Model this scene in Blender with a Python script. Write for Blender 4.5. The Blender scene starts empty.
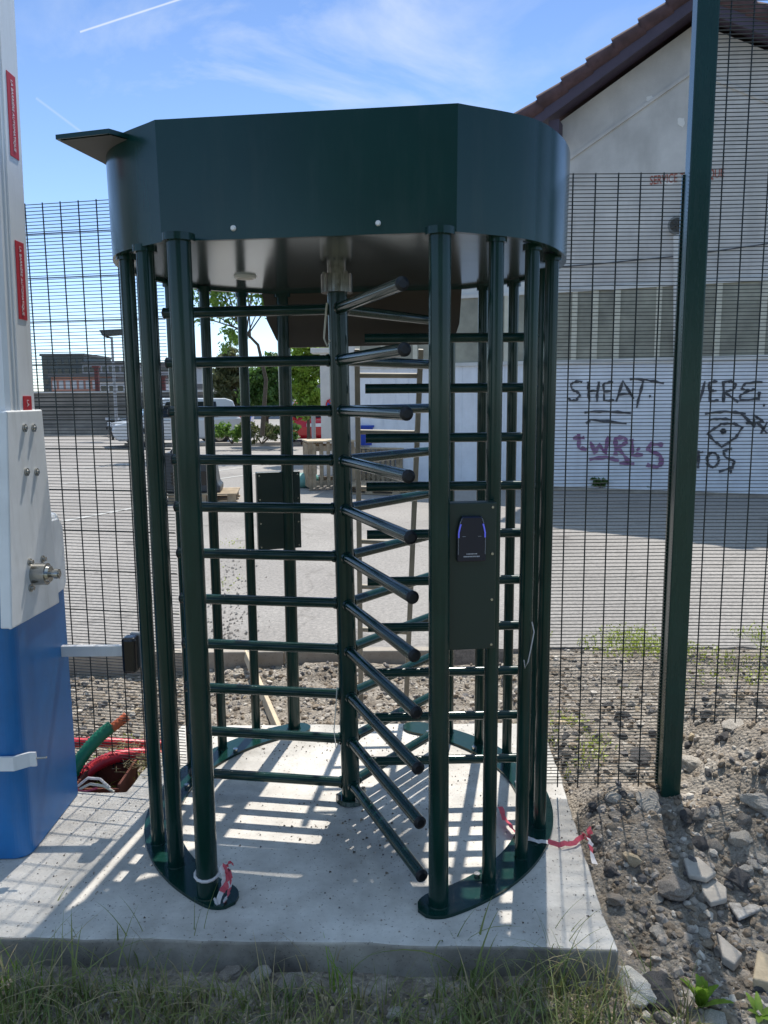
import bpy, math, random
from math import sin, cos, tan, radians, pi, atan2, hypot, sqrt
from mathutils import Vector, Matrix, noise
random.seed(7)
C = bpy.context.scene.collection
RNG = random.Random(11)

# ------------------------------------------------------------------ camera model
FPX, TH, PH, CAMH = 780., radians(8.4), radians(.48), 1.58
def _basis():
    R = Vector((1,0,0)); U = Vector((0,sin(TH),cos(TH))); W = Vector((0,cos(TH),-sin(TH)))
    return R*cos(PH)-U*sin(PH), U*cos(PH)+R*sin(PH), W
RR, UU, WW = _basis()
CAM = Vector((0,0,CAMH))
def ray(x, y): return WW + RR*((x-384)/FPX) - UU*((y-512)/FPX)
def gz(x, y, z=0.):
    d = ray(x,y); return CAM + d*((z-CAMH)/d.z)
def gy(x, y, Y):
    d = ray(x,y); return CAM + d*(Y/d.y)
def gx(x, y, X):
    d = ray(x,y); return CAM + d*(X/d.x)
def gplane(x, y, p0, n):
    d = ray(x,y); return CAM + d*((p0-CAM).dot(n)/d.dot(n))

# ------------------------------------------------------------------ materials
MATS = {}
def mat(name, col, rough=.6, metal=0., var=0., vscale=8., bump=0., bscale=40., spec=.5, coat=0., trans=0., col2=None, detail=6., dist=0.01, emit=None, alpha=1.):
    if name in MATS: return MATS[name]
    m = bpy.data.materials.new(name); m.use_nodes = True
    nt = m.node_tree; n = nt.nodes; l = nt.links
    b = n['Principled BSDF']
    b.inputs['Base Color'].default_value = (*col,1); b.inputs['Roughness'].default_value = rough
    b.inputs['Metallic'].default_value = metal; b.inputs['Specular IOR Level'].default_value = spec
    b.inputs['Coat Weight'].default_value = coat; b.inputs['Coat Roughness'].default_value = .08
    tc = n.new('ShaderNodeTexCoord')
    if var > 0 or col2:
        nz = n.new('ShaderNodeTexNoise'); nz.inputs['Scale'].default_value = vscale; nz.inputs['Detail'].default_value = detail
        nz.inputs['Roughness'].default_value = .62
        l.new(tc.outputs['Object'], nz.inputs['Vector'])
        cr = n.new('ShaderNodeValToRGB'); cr.color_ramp.elements[0].position = .32; cr.color_ramp.elements[1].position = .68
        a = tuple(max(0,c*(1-var)) for c in col); bb = tuple(c*(1+var) for c in col) if not col2 else col2
        cr.color_ramp.elements[0].color = (*a,1); cr.color_ramp.elements[1].color = (*bb,1)
        l.new(nz.outputs['Fac'], cr.inputs['Fac']); l.new(cr.outputs['Color'], b.inputs['Base Color'])
    if bump > 0:
        nb = n.new('ShaderNodeTexNoise'); nb.inputs['Scale'].default_value = bscale; nb.inputs['Detail'].default_value = 5
        l.new(tc.outputs['Object'], nb.inputs['Vector'])
        bp = n.new('ShaderNodeBump'); bp.inputs['Strength'].default_value = bump; bp.inputs['Distance'].default_value = dist
        l.new(nb.outputs['Fac'], bp.inputs['Height']); l.new(bp.outputs['Normal'], b.inputs['Normal'])
    if trans > 0:
        t = n.new('ShaderNodeBsdfTranslucent'); mx = n.new('ShaderNodeMixShader'); mx.inputs['Fac'].default_value = trans
        out = n['Material Output']
        src = b.inputs['Base Color'].links[0].from_socket if b.inputs['Base Color'].links else None
        if src: l.new(src, t.inputs['Color'])
        else: t.inputs['Color'].default_value = (*col,1)
        l.new(b.outputs['BSDF'], mx.inputs[1]); l.new(t.outputs['BSDF'], mx.inputs[2]); l.new(mx.outputs['Shader'], out.inputs['Surface'])
    if emit:
        b.inputs['Emission Color'].default_value = (*emit[0],1); b.inputs['Emission Strength'].default_value = emit[1]
    MATS[name] = m; return m

def nodes_of(m): return m.node_tree.nodes, m.node_tree.links, m.node_tree.nodes['Principled BSDF']

def concrete_mat(name, base, speck=.5, stain=.25, scale=1.):
    m = mat(name, base, .85); n, l, b = nodes_of(m)
    tc = n.new('ShaderNodeTexCoord')
    def nz(s, d, r=.6):
        x = n.new('ShaderNodeTexNoise'); x.inputs['Scale'].default_value = s*scale; x.inputs['Detail'].default_value = d; x.inputs['Roughness'].default_value = r
        l.new(tc.outputs['Object'], x.inputs['Vector']); return x
    def ramp(src, p0, p1, c0, c1):
        r = n.new('ShaderNodeValToRGB'); e = r.color_ramp.elements
        e[0].position, e[1].position = p0, p1; e[0].color, e[1].color = (*c0,1), (*c1,1); l.new(src, r.inputs['Fac']); return r
    def mul(a, bb, f):
        x = n.new('ShaderNodeMix'); x.data_type = 'RGBA'; x.blend_type = 'MULTIPLY'; x.inputs[0].default_value = f
        l.new(a, x.inputs[6]); l.new(bb, x.inputs[7]); return x.outputs[2]
    big = ramp(nz(2.2,8).outputs['Fac'], .3, .7, tuple(c*(1-stain) for c in base), tuple(min(1,c*(1+stain*.6)) for c in base))
    mid = ramp(nz(14,8,.7).outputs['Fac'], .35, .62, (.72,.70,.68), (1.,1.,1.))
    sp = ramp(nz(95,3,.5).outputs['Fac'], .30, .37, (.22,.2,.18), (1,1,1))
    sp2 = ramp(nz(31,4,.6).outputs['Fac'], .27, .33, (.35,.31,.26), (1,1,1))
    c = mul(big.outputs['Color'], mid.outputs['Color'], .55); c = mul(c, sp.outputs['Color'], speck); c = mul(c, sp2.outputs['Color'], speck)
    l.new(c, b.inputs['Base Color'])
    bp = n.new('ShaderNodeBump'); bp.inputs['Strength'].default_value = .45; bp.inputs['Distance'].default_value = .004
    l.new(nz(60,8,.7).outputs['Fac'], bp.inputs['Height']); l.new(bp.outputs['Normal'], b.inputs['Normal'])
    return m

def asphalt_mat(name):
    m = mat(name, (.2,.19,.18), .9); n, l, b = nodes_of(m)
    tc = n.new('ShaderNodeTexCoord')
    def nz(s, d, r=.6):
        x = n.new('ShaderNodeTexNoise'); x.inputs['Scale'].default_value = s; x.inputs['Detail'].default_value = d; x.inputs['Roughness'].default_value = r
        l.new(tc.outputs['Object'], x.inputs['Vector']); return x.outputs['Fac']
    r = n.new('ShaderNodeValToRGB'); e = r.color_ramp.elements; e[0].position=.3; e[1].position=.7
    e[0].color=(.215,.198,.182,1); e[1].color=(.325,.302,.278,1); l.new(nz(.45,9,.65), r.inputs['Fac'])
    g = n.new('ShaderNodeValToRGB'); e = g.color_ramp.elements; e[0].position=.36; e[1].position=.6
    e[0].color=(.3,.3,.31,1); e[1].color=(1.3,1.28,1.24,1); l.new(nz(34,6,.85), g.inputs['Fac'])
    x = n.new('ShaderNodeMix'); x.data_type='RGBA'; x.blend_type='MULTIPLY'; x.inputs[0].default_value=.6
    l.new(r.outputs['Color'], x.inputs[6]); l.new(g.outputs['Color'], x.inputs[7])
    # dark repair seams / oil spots
    v = n.new('ShaderNodeValToRGB'); e = v.color_ramp.elements; e[0].position=.30; e[1].position=.36
    e[0].color=(.55,.54,.53,1); e[1].color=(1,1,1,1); l.new(nz(1.7,4,.5), v.inputs['Fac'])
    y = n.new('ShaderNodeMix'); y.data_type='RGBA'; y.blend_type='MULTIPLY'; y.inputs[0].default_value=.7
    l.new(x.outputs[2], y.inputs[6]); l.new(v.outputs['Color'], y.inputs[7]); l.new(y.outputs[2], b.inputs['Base Color'])
    wv=n.new('ShaderNodeTexVoronoi'); wv.feature='DISTANCE_TO_EDGE'; wv.inputs['Scale'].default_value=.33
    dn=n.new('ShaderNodeTexNoise'); dn.inputs['Scale'].default_value=1.4; dn.inputs['Detail'].default_value=6; l.new(tc.outputs['Object'],dn.inputs['Vector'])
    ad=n.new('ShaderNodeVectorMath'); ad.operation='MULTIPLY_ADD'; ad.inputs[1].default_value=(.9,.9,0); l.new(dn.outputs['Color'],ad.inputs[0]); l.new(tc.outputs['Object'],ad.inputs[2]); l.new(ad.outputs['Vector'],wv.inputs['Vector'])
    ck=n.new('ShaderNodeValToRGB'); e=ck.color_ramp.elements; e[0].position=.0; e[1].position=.006; e[0].color=(.35,.33,.3,1); e[1].color=(1,1,1,1); l.new(wv.outputs['Distance'],ck.inputs['Fac'])
    z2=n.new('ShaderNodeMix'); z2.data_type='RGBA'; z2.blend_type='MULTIPLY'; z2.inputs[0].default_value=.3; l.new(y.outputs[2],z2.inputs[6]); l.new(ck.outputs['Color'],z2.inputs[7]); l.new(z2.outputs[2],b.inputs['Base Color'])
    bp = n.new('ShaderNodeBump'); bp.inputs['Strength'].default_value=.5; bp.inputs['Distance'].default_value=.006
    l.new(nz(120,3), bp.inputs['Height']); l.new(bp.outputs['Normal'], b.inputs['Normal'])
    return m

GREEN   = mat('dark_green_gloss_paint', (.003,.027,.021), .19, var=.2, vscale=6, bump=.04, bscale=90, dist=.001, spec=.4)
GREENS  = mat('dark_green_satin_sheet', (.004,.034,.030), .22, var=.10, vscale=3, bump=.02, bscale=9, dist=.004, spec=.45)
GREENP  = mat('dark_green_post_paint', (.005,.038,.028), .27, var=.15, vscale=5, bump=.05, bscale=120, dist=.001)
WIREG   = mat('dark_green_wire', (.012,.02,.02), .45)
CEIL    = mat('grey_green_ceiling_sheet', (.19,.245,.27), .17, metal=.85, var=.12, vscale=3, bump=.06, bscale=9, dist=.004)
PANELB  = mat('black_green_panel', (.010,.026,.021), .42, bump=.1, bscale=300, dist=.0006)
STEEL   = mat('brushed_steel', (.42,.41,.38), .24, metal=.95, bump=.1, bscale=160, dist=.001)
CAPB    = mat('black_plastic_cap', (.006,.008,.012), .5)
BROWN   = mat('brown_sheet', (.06,.042,.032), .5, var=.12, vscale=3)
WHITE   = mat('white_powder_coat', (.76,.765,.76), .4, var=.06, vscale=7, bump=.03, bscale=60, dist=.001)
WHITEAL = mat('white_aluminium', (.76,.77,.78), .35, var=.05, vscale=4)
BLUE    = mat('blue_plastic_cabinet', (.012,.15,.40), .40, var=.10, vscale=5, bump=.08, bscale=10, dist=.004)
RED     = mat('red_label', (.5,.012,.022), .5)
WHITET  = mat('white_lettering', (.8,.8,.8), .6)
BLACKP  = mat('black_plastic', (.008,.008,.009), .2)
TAPER   = mat('red_tape', (.62,.10,.14), .45, trans=.3)
TAPEW   = mat('white_tape', (.75,.72,.72), .45, trans=.3)
TIE     = mat('clear_tie', (.6,.58,.5), .4)
WOODC   = mat('weathered_wood', (.33,.25,.16), .8, var=.35, vscale=9, bump=.3, bscale=40)
WOODL   = mat('pale_plank_wood', (.50,.40,.27), .8, var=.2, vscale=12, bump=.2)
ALUL    = mat('pale_ladder_metal', (.27,.24,.19), .6, var=.2, metal=.1)
STONE_M = [mat('grey_stone', (.36,.31,.26), .92, var=.35, vscale=14, bump=.8, bscale=45),
           mat('pale_stone', (.48,.43,.365), .92, var=.3, vscale=12, bump=.7, bscale=50),
           mat('dark_stone', (.13,.12,.115), .92, var=.4, vscale=18, bump=.9, bscale=50),
           mat('tan_stone', (.52,.41,.27), .9, var=.25, vscale=10, bump=.6, bscale=40)]
CLOD    = mat('soil_clod', (.23,.18,.13), .95, var=.4, vscale=20, bump=.9, bscale=60)
FLAG    = mat('smooth_slate', (.44,.39,.33), .8, var=.2, vscale=9, bump=.25, bscale=60)
TERR    = mat('speckled_tile', (.55,.51,.46), .7, col2=(.2,.18,.16), vscale=70, bump=.2)
CHALK   = mat('chalky_block', (.55,.52,.46), .92, var=.22, vscale=18, bump=.8, bscale=26)
CONC    = concrete_mat('cast_concrete', (.60,.57,.52), .85, .42)
KERBC   = concrete_mat('kerb_concrete', (.38,.33,.27), .5, .3)
ASPH    = asphalt_mat('weathered_asphalt')
PLAST   = mat('grey_render', (.56,.54,.51), .9, var=.16, vscale=1.3, bump=.2, bscale=30, detail=9)
TRIMC   = mat('pale_render', (.60,.59,.56), .9, var=.12, vscale=2)
PATCH   = mat('white_filler', (.72,.70,.66), .9)
CORR    = mat('white_corrugated_panel', (.74,.755,.78), .5, var=.07, vscale=3)
POLY    = mat('beige_translucent_glazing', (.27,.26,.20), .45, var=.28, vscale=2.5)
POLYL   = mat('pale_glazing_bar', (.56,.53,.42), .5, var=.1)
TILE    = mat('brown_red_roof_tile', (.085,.048,.05), .9, var=.35, vscale=5, bump=.3)
FASC    = mat('purple_brown_fascia', (.06,.045,.07), .6, var=.15, vscale=4)
GRAFK   = mat('black_spray_paint', (.025,.025,.03), .7, col2=(.12,.12,.13), vscale=9)
GRAFP   = mat('purple_spray_paint', (.22,.08,.19), .7, col2=(.36,.22,.33), vscale=8)
GRAFR   = mat('faded_red_paint', (.36,.10,.07), .8)
GLASS   = mat('dark_car_glass', (.012,.015,.018), .08)
RUBBER  = mat('black_rubber', (.015,.015,.015), .8)
LEAFM   = [mat('fresh_leaf', (.15,.26,.045), .5, var=.45, vscale=3, trans=.5),
           mat('mid_leaf', (.085,.17,.035), .5, var=.45, vscale=3, trans=.45),
           mat('dull_leaf', (.12,.135,.055), .6, var=.4, vscale=3, trans=.4),
           mat('bright_leaf', (.24,.36,.05), .5, var=.4, vscale=3, trans=.5)]
BARK    = mat('bark', (.09,.07,.05), .9, var=.3, vscale=10, bump=.6)
GRASS   = mat('shaded_grass', (.10,.155,.035), .6, col2=(.26,.27,.085), vscale=7, trans=.3)
STRAW   = mat('dry_straw', (.33,.27,.14), .7, var=.3, vscale=9, trans=.2)
WEEDG   = mat('weed_leaf', (.24,.38,.05), .5, var=.3, vscale=25, trans=.55)
YWEED   = mat('yellow_green_weed', (.34,.40,.06), .6, var=.35, vscale=5, trans=.35)

def dusty(m, amt=.5, sc=(5,5,.7), dust=(.10,.12,.11)):
    n,l,b=nodes_of(m); tc=n.new('ShaderNodeTexCoord'); mp=n.new('ShaderNodeMapping'); mp.inputs['Scale'].default_value=sc; l.new(tc.outputs['Object'],mp.inputs['Vector'])
    nz=n.new('ShaderNodeTexNoise'); nz.inputs['Scale'].default_value=3; nz.inputs['Detail'].default_value=8; nz.inputs['Roughness'].default_value=.65; l.new(mp.outputs['Vector'],nz.inputs['Vector'])
    cr=n.new('ShaderNodeValToRGB'); cr.color_ramp.elements[0].position=.5; cr.color_ramp.elements[1].position=.8; cr.color_ramp.elements[1].color=(amt,amt,amt,1); l.new(nz.outputs['Fac'],cr.inputs['Fac'])
    mx=n.new('ShaderNodeMix'); mx.data_type='RGBA'; l.new(cr.outputs['Color'],mx.inputs[0]); src=b.inputs['Base Color'].links
    if src: l.new(src[0].from_socket,mx.inputs[6])
    else: mx.inputs[6].default_value=b.inputs['Base Color'].default_value
    mx.inputs[7].default_value=(*dust,1); l.new(mx.outputs[2],b.inputs['Base Color'])
    ma=n.new('ShaderNodeMath'); ma.operation='MULTIPLY_ADD'; ma.inputs[1].default_value=.5; ma.inputs[2].default_value=b.inputs['Roughness'].default_value; l.new(cr.outputs['Color'],ma.inputs[0]); l.new(ma.outputs[0],b.inputs['Roughness'])
dusty(GREENS,.10); dusty(GREEN,.1,(14,14,1.2)); dusty(GREENP,.12,(10,10,1)); dusty(WHITE,.35,(6,6,1.2),(.33,.31,.28)); dusty(WHITEAL,.3,(8,8,.8),(.36,.34,.31)); dusty(BLUE,.25,(5,5,1),(.12,.17,.25)); dusty(CORR,.5,(1.2,1.2,.5),(.5,.5,.5)); dusty(PLAST,.6,(1.,1.,.25),(.38,.365,.34))
# ------------------------------------------------------------------ mesh helpers
def wloc(o):
    v = Vector((0,0,0))
    while o is not None: v += Vector(o.location); o = o.parent
    return v
class MB:
    def __init__(s): s.v=[]; s.f=[]; s.m=[]; s.s=[]; s.mi=0
    def add(s, vs, fs, smooth=False):
        k=len(s.v); s.v += [tuple(v) for v in vs]
        for f in fs: s.f.append([i+k for i in f]); s.m.append(s.mi); s.s.append(smooth)
        return s
    def box(s, lo, hi, M=None):
        x0,y0,z0=lo; x1,y1,z1=hi
        vs=[Vector(p) for p in ((x0,y0,z0),(x1,y0,z0),(x1,y1,z0),(x0,y1,z0),(x0,y0,z1),(x1,y0,z1),(x1,y1,z1),(x0,y1,z1))]
        if M is not None: vs=[M@v for v in vs]
        return s.add(vs,[(0,3,2,1),(4,5,6,7),(0,1,5,4),(1,2,6,5),(2,3,7,6),(3,0,4,7)])
    def cyl(s, p0, p1, r0, r1=None, n=12, caps=True, smooth=True):
        r1 = r0 if r1 is None else r1
        p0=Vector(p0); p1=Vector(p1); d=(p1-p0).normalized()
        a = d.orthogonal().normalized(); b = d.cross(a)
        vs=[]; 
        for p,r in ((p0,r0),(p1,r1)):
            for i in range(n):
                t=2*pi*i/n; vs.append(p+a*(r*cos(t))+b*(r*sin(t)))
        s.add(vs,[(i,(i+1)%n,n+(i+1)%n,n+i) for i in range(n)],smooth)
        if caps: s.add(vs[:n],[tuple(range(n))[::-1]]); s.add(vs[n:],[tuple(range(n))])
        return s
    def tube(s, pts, r, n=8, caps=True):
        pts=[Vector(p) for p in pts]; N=len(pts); rs = r if isinstance(r,(list,tuple)) else [r]*N
        vs=[]; a=None
        for i,p in enumerate(pts):
            d=(pts[min(i+1,N-1)]-pts[max(i-1,0)]).normalized()
            if a is None: a=d.orthogonal().normalized()
            a=(a-d*a.dot(d)).normalized(); b=d.cross(a)
            for k in range(n):
                t=2*pi*k/n; vs.append(p+a*(rs[i]*cos(t))+b*(rs[i]*sin(t)))
        fs=[]
        for i in range(N-1):
            for k in range(n):
                fs.append((i*n+k,i*n+(k+1)%n,(i+1)*n+(k+1)%n,(i+1)*n+k))
        s.add(vs,fs,True)
        if caps: s.add(vs[:n],[tuple(range(n))[::-1]]); s.add(vs[-n:],[tuple(range(n))])
        return s
    def prism(s, poly, off):          # poly: list of 3D points (planar), off: extrusion vector
        n=len(poly); off=Vector(off); P=[Vector(p) for p in poly]; Q=[p+off for p in P]
        return s.add(P+Q,[tuple(range(n))[::-1],tuple(range(n,2*n))]+[(i,(i+1)%n,n+(i+1)%n,n+i) for i in range(n)])
    def ribbon(s, pts, w, nrm, off=0.0):      # flat stroke in the plane with normal nrm, slight thickness
        nrm=Vector(nrm).normalized(); pts=[Vector(p) for p in pts]
        L=[]; Rr=[]
        for i,p in enumerate(pts):
            d=(pts[min(i+1,len(pts)-1)]-pts[max(i-1,0)])
            if d.length<1e-9: d=Vector((1,0,0))
            t=nrm.cross(d.normalized())*(w/2*(1+.35*sin(i*1.9+len(pts))+.15*sin(p.x*40))); L.append(p+t); Rr.append(p-t)
        n=len(pts)
        s.add(L+Rr,[(i,i+1,n+i+1,n+i) for i in range(n-1)])
        return s
    def build(s, name, m, parent=None, local=False, **tags):
        me=bpy.data.meshes.new(name)
        o=bpy.data.objects.new(name, me); C.objects.link(o)
        off = Vector((0,0,0))
        if parent is not None:
            o.parent=parent
            if not local: off=wloc(parent)
        me.from_pydata([tuple(Vector(v)-off) for v in s.v],[],s.f)
        for mm in (m if isinstance(m,(list,tuple)) else [m]): me.materials.append(mm)
        me.polygons.foreach_set('material_index', s.m); me.polygons.foreach_set('use_smooth', s.s)
        me.update()
        for k,v in tags.items(): o[k]=v
        return o
def bevel(o, w=.005, seg=2):
    b=o.modifiers.new('bevel','BEVEL'); b.width=w; b.segments=seg; b.limit_method='ANGLE'; b.angle_limit=radians(35); return o
def thing(name, label, cat, loc=(0,0,0), group=None, rz=0):
    o=bpy.data.objects.new(name,None); C.objects.link(o); o.location=loc; o.rotation_euler=(0,0,rz)
    o.empty_display_size=.1; o['label']=label; o['category']=cat
    if group: o['group']=group
    return o
def tag(o, label, cat, group=None, kind=None):
    o['label']=label; o['category']=cat
    if group: o['group']=group
    if kind: o['kind']=kind
    return o
def text_mesh(name, s, size, m, M, parent, extrude=.0006, width=None, spacing=1., parent_loc=True, bold=0.):
    cu=bpy.data.curves.new(name,'FONT'); cu.body=s; cu.size=size; cu.extrude=extrude; cu.align_x='CENTER'; cu.align_y='CENTER'; cu.space_character=spacing; cu.offset=bold
    to=bpy.data.objects.new(name+'_tmp',cu); C.objects.link(to)
    dg=bpy.context.evaluated_depsgraph_get(); dg.update()
    me=bpy.data.meshes.new_from_object(to.evaluated_get(dg))
    bpy.data.objects.remove(to)
    if width:
        xs=[v.co.x for v in me.vertices]; k=width/(max(xs)-min(xs))
        for v in me.vertices: v.co.x*=k
    off=wloc(parent)
    for v in me.vertices: v.co=(M@v.co)-off
    me.materials.clear(); me.materials.append(m)
    o=bpy.data.objects.new(name,me); C.objects.link(o); o.parent=parent
    return o
def frame(origin, ex, ey):
    ex=Vector(ex).normalized(); ez=ex.cross(Vector(ey)).normalized(); ey=ez.cross(ex)
    M=Matrix((ex,ey,ez)).transposed().to_4x4(); M.translation=Vector(origin); return M
def smooth(a,b,x):
    t=max(0,min(1,(x-a)/(b-a))); return t*t*(3-2*t)

# ------------------------------------------------------------------ ground
def gh(x, y):
    h = -.125+.03*smooth(1.8,2.05,y)*(1-smooth(.6,.8,x))
    h += .125*smooth(2.15,2.95,y)*smooth(.66,.86,x)
    h += .055*smooth(.9,1.7,x)*smooth(2.0,2.8,y)
    h += .24*smooth(1.17,1.55,x)*math.exp(-((y-3.1)/.50)**2)
    h += .10*math.exp(-((x-.95)/.25)**2-((y-3.25)/.35)**2)*.5
    if y>3.4: h += -.10*smooth(3.4,4.2,y)*smooth(.7,1.,x)*(1-smooth(4.2,4.75,y)*.9)
    if x<.7 and y>3.0: h += .03*sin(x*3+y*2)
    # pit behind the left of the slab
    h -= .12*math.exp(-((x+1.18)/.22)**2-((y-3.12)/.14)**2)
    a=noise.noise(Vector((x*2.1,y*2.1,0)))*.05+noise.noise(Vector((x*7,y*7,3)))*.034+noise.noise(Vector((x*19,y*19,7)))*.019+noise.noise(Vector((x*50,y*50,9)))*.005
    e = smooth(4.75,4.5,y) if y>4.5 else 1
    k = .35 if (y<2.1) else 1
    h += a*e*k*(1 if x>.7 or y>3 else .5)
    if y>4.4: h = min(h, -.03+0*.0) if x<.95 and y>4.62 or x<-.5 else h*smooth(4.78,4.4,y)-.012
    return h
def soil_mat():
    m = mat('rubble_soil', (.2,.17,.14), .95); n,l,b = nodes_of(m)
    tc=n.new('ShaderNodeTexCoord')
    def nz(s,d,r=.6):
        x=n.new('ShaderNodeTexNoise'); x.inputs['Scale'].default_value=s; x.inputs['Detail'].default_value=d; x.inputs['Roughness'].default_value=r
        l.new(tc.outputs['Object'],x.inputs['Vector']); return x.outputs['Fac']
    r=n.new('ShaderNodeValToRGB'); e=r.color_ramp.elements; e[0].position=.3; e[1].position=.72
    e[0].color=(.15,.12,.09,1); e[1].color=(.46,.41,.35,1); l.new(nz(9,9,.7),r.inputs['Fac'])
    v=n.new('ShaderNodeTexVoronoi'); v.inputs['Scale'].default_value=75; l.new(tc.outputs['Object'],v.inputs['Vector'])
    g=n.new('ShaderNodeValToRGB'); e=g.color_ramp.elements; e[0].position=0; e[1].position=.9
    e[0].color=(.55,.55,.55,1); e[1].color=(1.3,1.27,1.22,1); l.new(v.outputs['Color'],g.inputs['Fac'])
    x=n.new('ShaderNodeMix'); x.data_type='RGBA'; x.blend_type='MULTIPLY'; x.inputs[0].default_value=.8
    l.new(r.outputs['Color'],x.inputs[6]); l.new(g.outputs['Color'],x.inputs[7]); l.new(x.outputs[2],b.inputs['Base Color'])
    mt=n.new('ShaderNodeMath'); mt.operation='MULTIPLY_ADD'; mt.inputs[1].default_value=-1.2; l.new(v.outputs['Distance'],mt.inputs[0]); l.new(nz(130,4,.7),mt.inputs[2])
    bp=n.new('ShaderNodeBump'); bp.inputs['Strength'].default_value=.9; bp.inputs['Distance'].default_value=.012
    l.new(mt.outputs[0],bp.inputs['Height']); l.new(bp.outputs['Normal'],b.inputs['Normal'])
    return m
SOIL=soil_mat()
g=MB(); X0,X1,Y0,Y1=-3.2,3.6,.9,4.76; st=.022; nx=int((X1-X0)/st); ny=int((Y1-Y0)/st)
vs=[(X0+i*st,Y0+j*st,gh(X0+i*st,Y0+j*st)) for j in range(ny+1) for i in range(nx+1)]
fs=[(j*(nx+1)+i,j*(nx+1)+i+1,(j+1)*(nx+1)+i+1,(j+1)*(nx+1)+i) for j in range(ny) for i in range(nx)]
g.add(vs,fs,True); o=g.build('rubble_ground',SOIL); o['kind']='structure'
g=MB(); g.add([(-300,-120,-.32),(300,-120,-.32),(300,800,-.32),(-300,800,-.32)],[(0,1,2,3)])
o=g.build('ground',mat('distant_ground',(.12,.12,.08),.95,var=.3,vscale=.05)); o['kind']='structure'
g=MB()
# asphalt sheet with a ragged near edge
N=160; near=[]; 
for i in range(N+1):
    x=-60+120*i/N
    if -6<x<8: continue
    near.append((x,4.74))
xs=[-60,-20,-6]+[-6+14*i/200 for i in range(1,200)]+[8,20,60]
row0=[(x,4.745+(.05*noise.noise(Vector((x*3,0,0)))+.05*noise.noise(Vector((x*13,0,0))) if x>.95 else 0)) for x in xs]
ys=[5.4,9,15,30,60,130]
vs=[(x,y,0) for x,y in row0]
for y in ys: vs+=[(x,y,0) for x in xs]
n_=len(xs)
g.add(vs,[(j*n_+i,j*n_+i+1,(j+1)*n_+i+1,(j+1)*n_+i) for j in range(len(ys)) for i in range(n_-1)])
vs=[(x,y,0) for x,y in row0]+[(x,y,-.2) for x,y in row0]
g.add(vs,[(i+n_,i+1+n_,i+1,i) for i in range(n_-1)])
o=g.build('asphalt_yard',ASPH); o['kind']='structure'
# painted parking lines
PAINT=mat('worn_white_paint',(.5,.49,.46),.8,col2=(.27,.26,.24),vscale=14)
g=MB()
for a,b,w in (((195,474),(262,465),.1),((205,481),(262,473),.1),((60,470),(150,463),.1),((60,484),(110,481),.1),((215,455),(300,449),.1),((60,455),(120,452),.1),((60,522),(150,505),.11)):
    A=gz(*a); B=gz(*b); d=(B-A).normalized(); t=Vector((-d.y,d.x,0))*w/2; z=Vector((0,0,.005))
    g.add([A-t+z,B-t+z,B+t+z,A+t+z],[(0,1,2,3)])
o=g.build('parking_lines',PAINT); o['kind']='structure'

# concrete slab, L shaped: wide front with a tongue to the back
SX=.66
poly=[(-2.6,2.13),(-1.4,2.12),(-.3,2.075),(.662,2.035),(.69,2.5),(.735,3.1),(.76,3.62),(-1.0,3.62),(-1.06,2.97),(-2.6,3.0)]
def densify(P,step=.05):
    out=[]
    for i,p in enumerate(P):
        q=P[(i+1)%len(P)]; L=hypot(q[0]-p[0],q[1]-p[1]); k=max(1,int(L/step))
        for j in range(k): t=j/k; out.append((p[0]+(q[0]-p[0])*t,p[1]+(q[1]-p[1])*t))
    return out
P=densify(poly)
P=[(x+.010*noise.noise(Vector((x*7,y*7,1)))+.005*noise.noise(Vector((x*30,y*30,1))),y+.012*noise.noise(Vector((x*6,y*6,5)))+.006*noise.noise(Vector((x*28,y*28,5)))) for x,y in P]
g=MB(); g.prism([(x,y,-.16) for x,y in P],(0,0,.16)); g.m=[1 if k>1 else 0 for k in range(len(g.f))]; slab=g.build('concrete_slab',[CONC,concrete_mat('side_face_concrete',(.33,.30,.255),.6,.7,1.5)])  # side faces get a darker, browner, blotchier concrete than the top
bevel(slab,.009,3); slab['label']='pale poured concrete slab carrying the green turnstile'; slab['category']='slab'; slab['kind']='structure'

# kerb at the edge of the asphalt
g=MB()
x=-2.6; k=0
kr=thing('concrete_kerb','low beige concrete kerb along the asphalt edge behind the turnstile','kerb',(0,4.7,-.1))
while x<.1:
    L=.98; b=MB(); b.box((x,4.66,-.2),(x+L,4.74,.022)); bevel(b.build('kerb_block',KERBC,kr),.008,2); x+=L+.008

# ------------------------------------------------------------------ turnstile
CX,CY=-.14,2.89; ZB,ZT=2.03,2.362
T=thing('full_height_turnstile','dark green full height turnstile with round canopy standing on the concrete slab','turnstile',(CX,CY,0))
RC=.780
aL=atan2(2.345-CY,-.628-CX); aR=atan2(2.245-CY,.205-CX)      # front chord corner angles
CORN=[(-.638,2.352),(.207,2.245)]
def ringpts(R):
    k=R/RC; out=[]
    def arc(pa,pb):
        a0=atan2(pa[1]-CY,pa[0]-CX); a1=atan2(pb[1]-CY,pb[0]-CX)
        if a1<a0: a1+=2*pi
        r0=hypot(pa[0]-CX,pa[1]-CY); r1=hypot(pb[0]-CX,pb[1]-CY); N=44
        for i in range(N+1):
            t=i/N; a=a0+(a1-a0)*t
            e0=smooth(0,.22,t); e1=smooth(0,.22,1-t)
            rr_=RC-(RC-r0)*(1-e0)-(RC-r1)*(1-e1)
            out.append((CX+rr_*k*cos(a),CY+rr_*k*sin(a)))
    FLc,FRc=CORN; BR=(2*CX-FLc[0],2*CY-FLc[1]); BL=(2*CX-FRc[0],2*CY-FRc[1])
    arc(FRc,BR); arc(BL,FLc)
    return out
ring=ringpts(RC); inn=ringpts(RC-.022)
n=len(ring)
c=MB()
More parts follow.
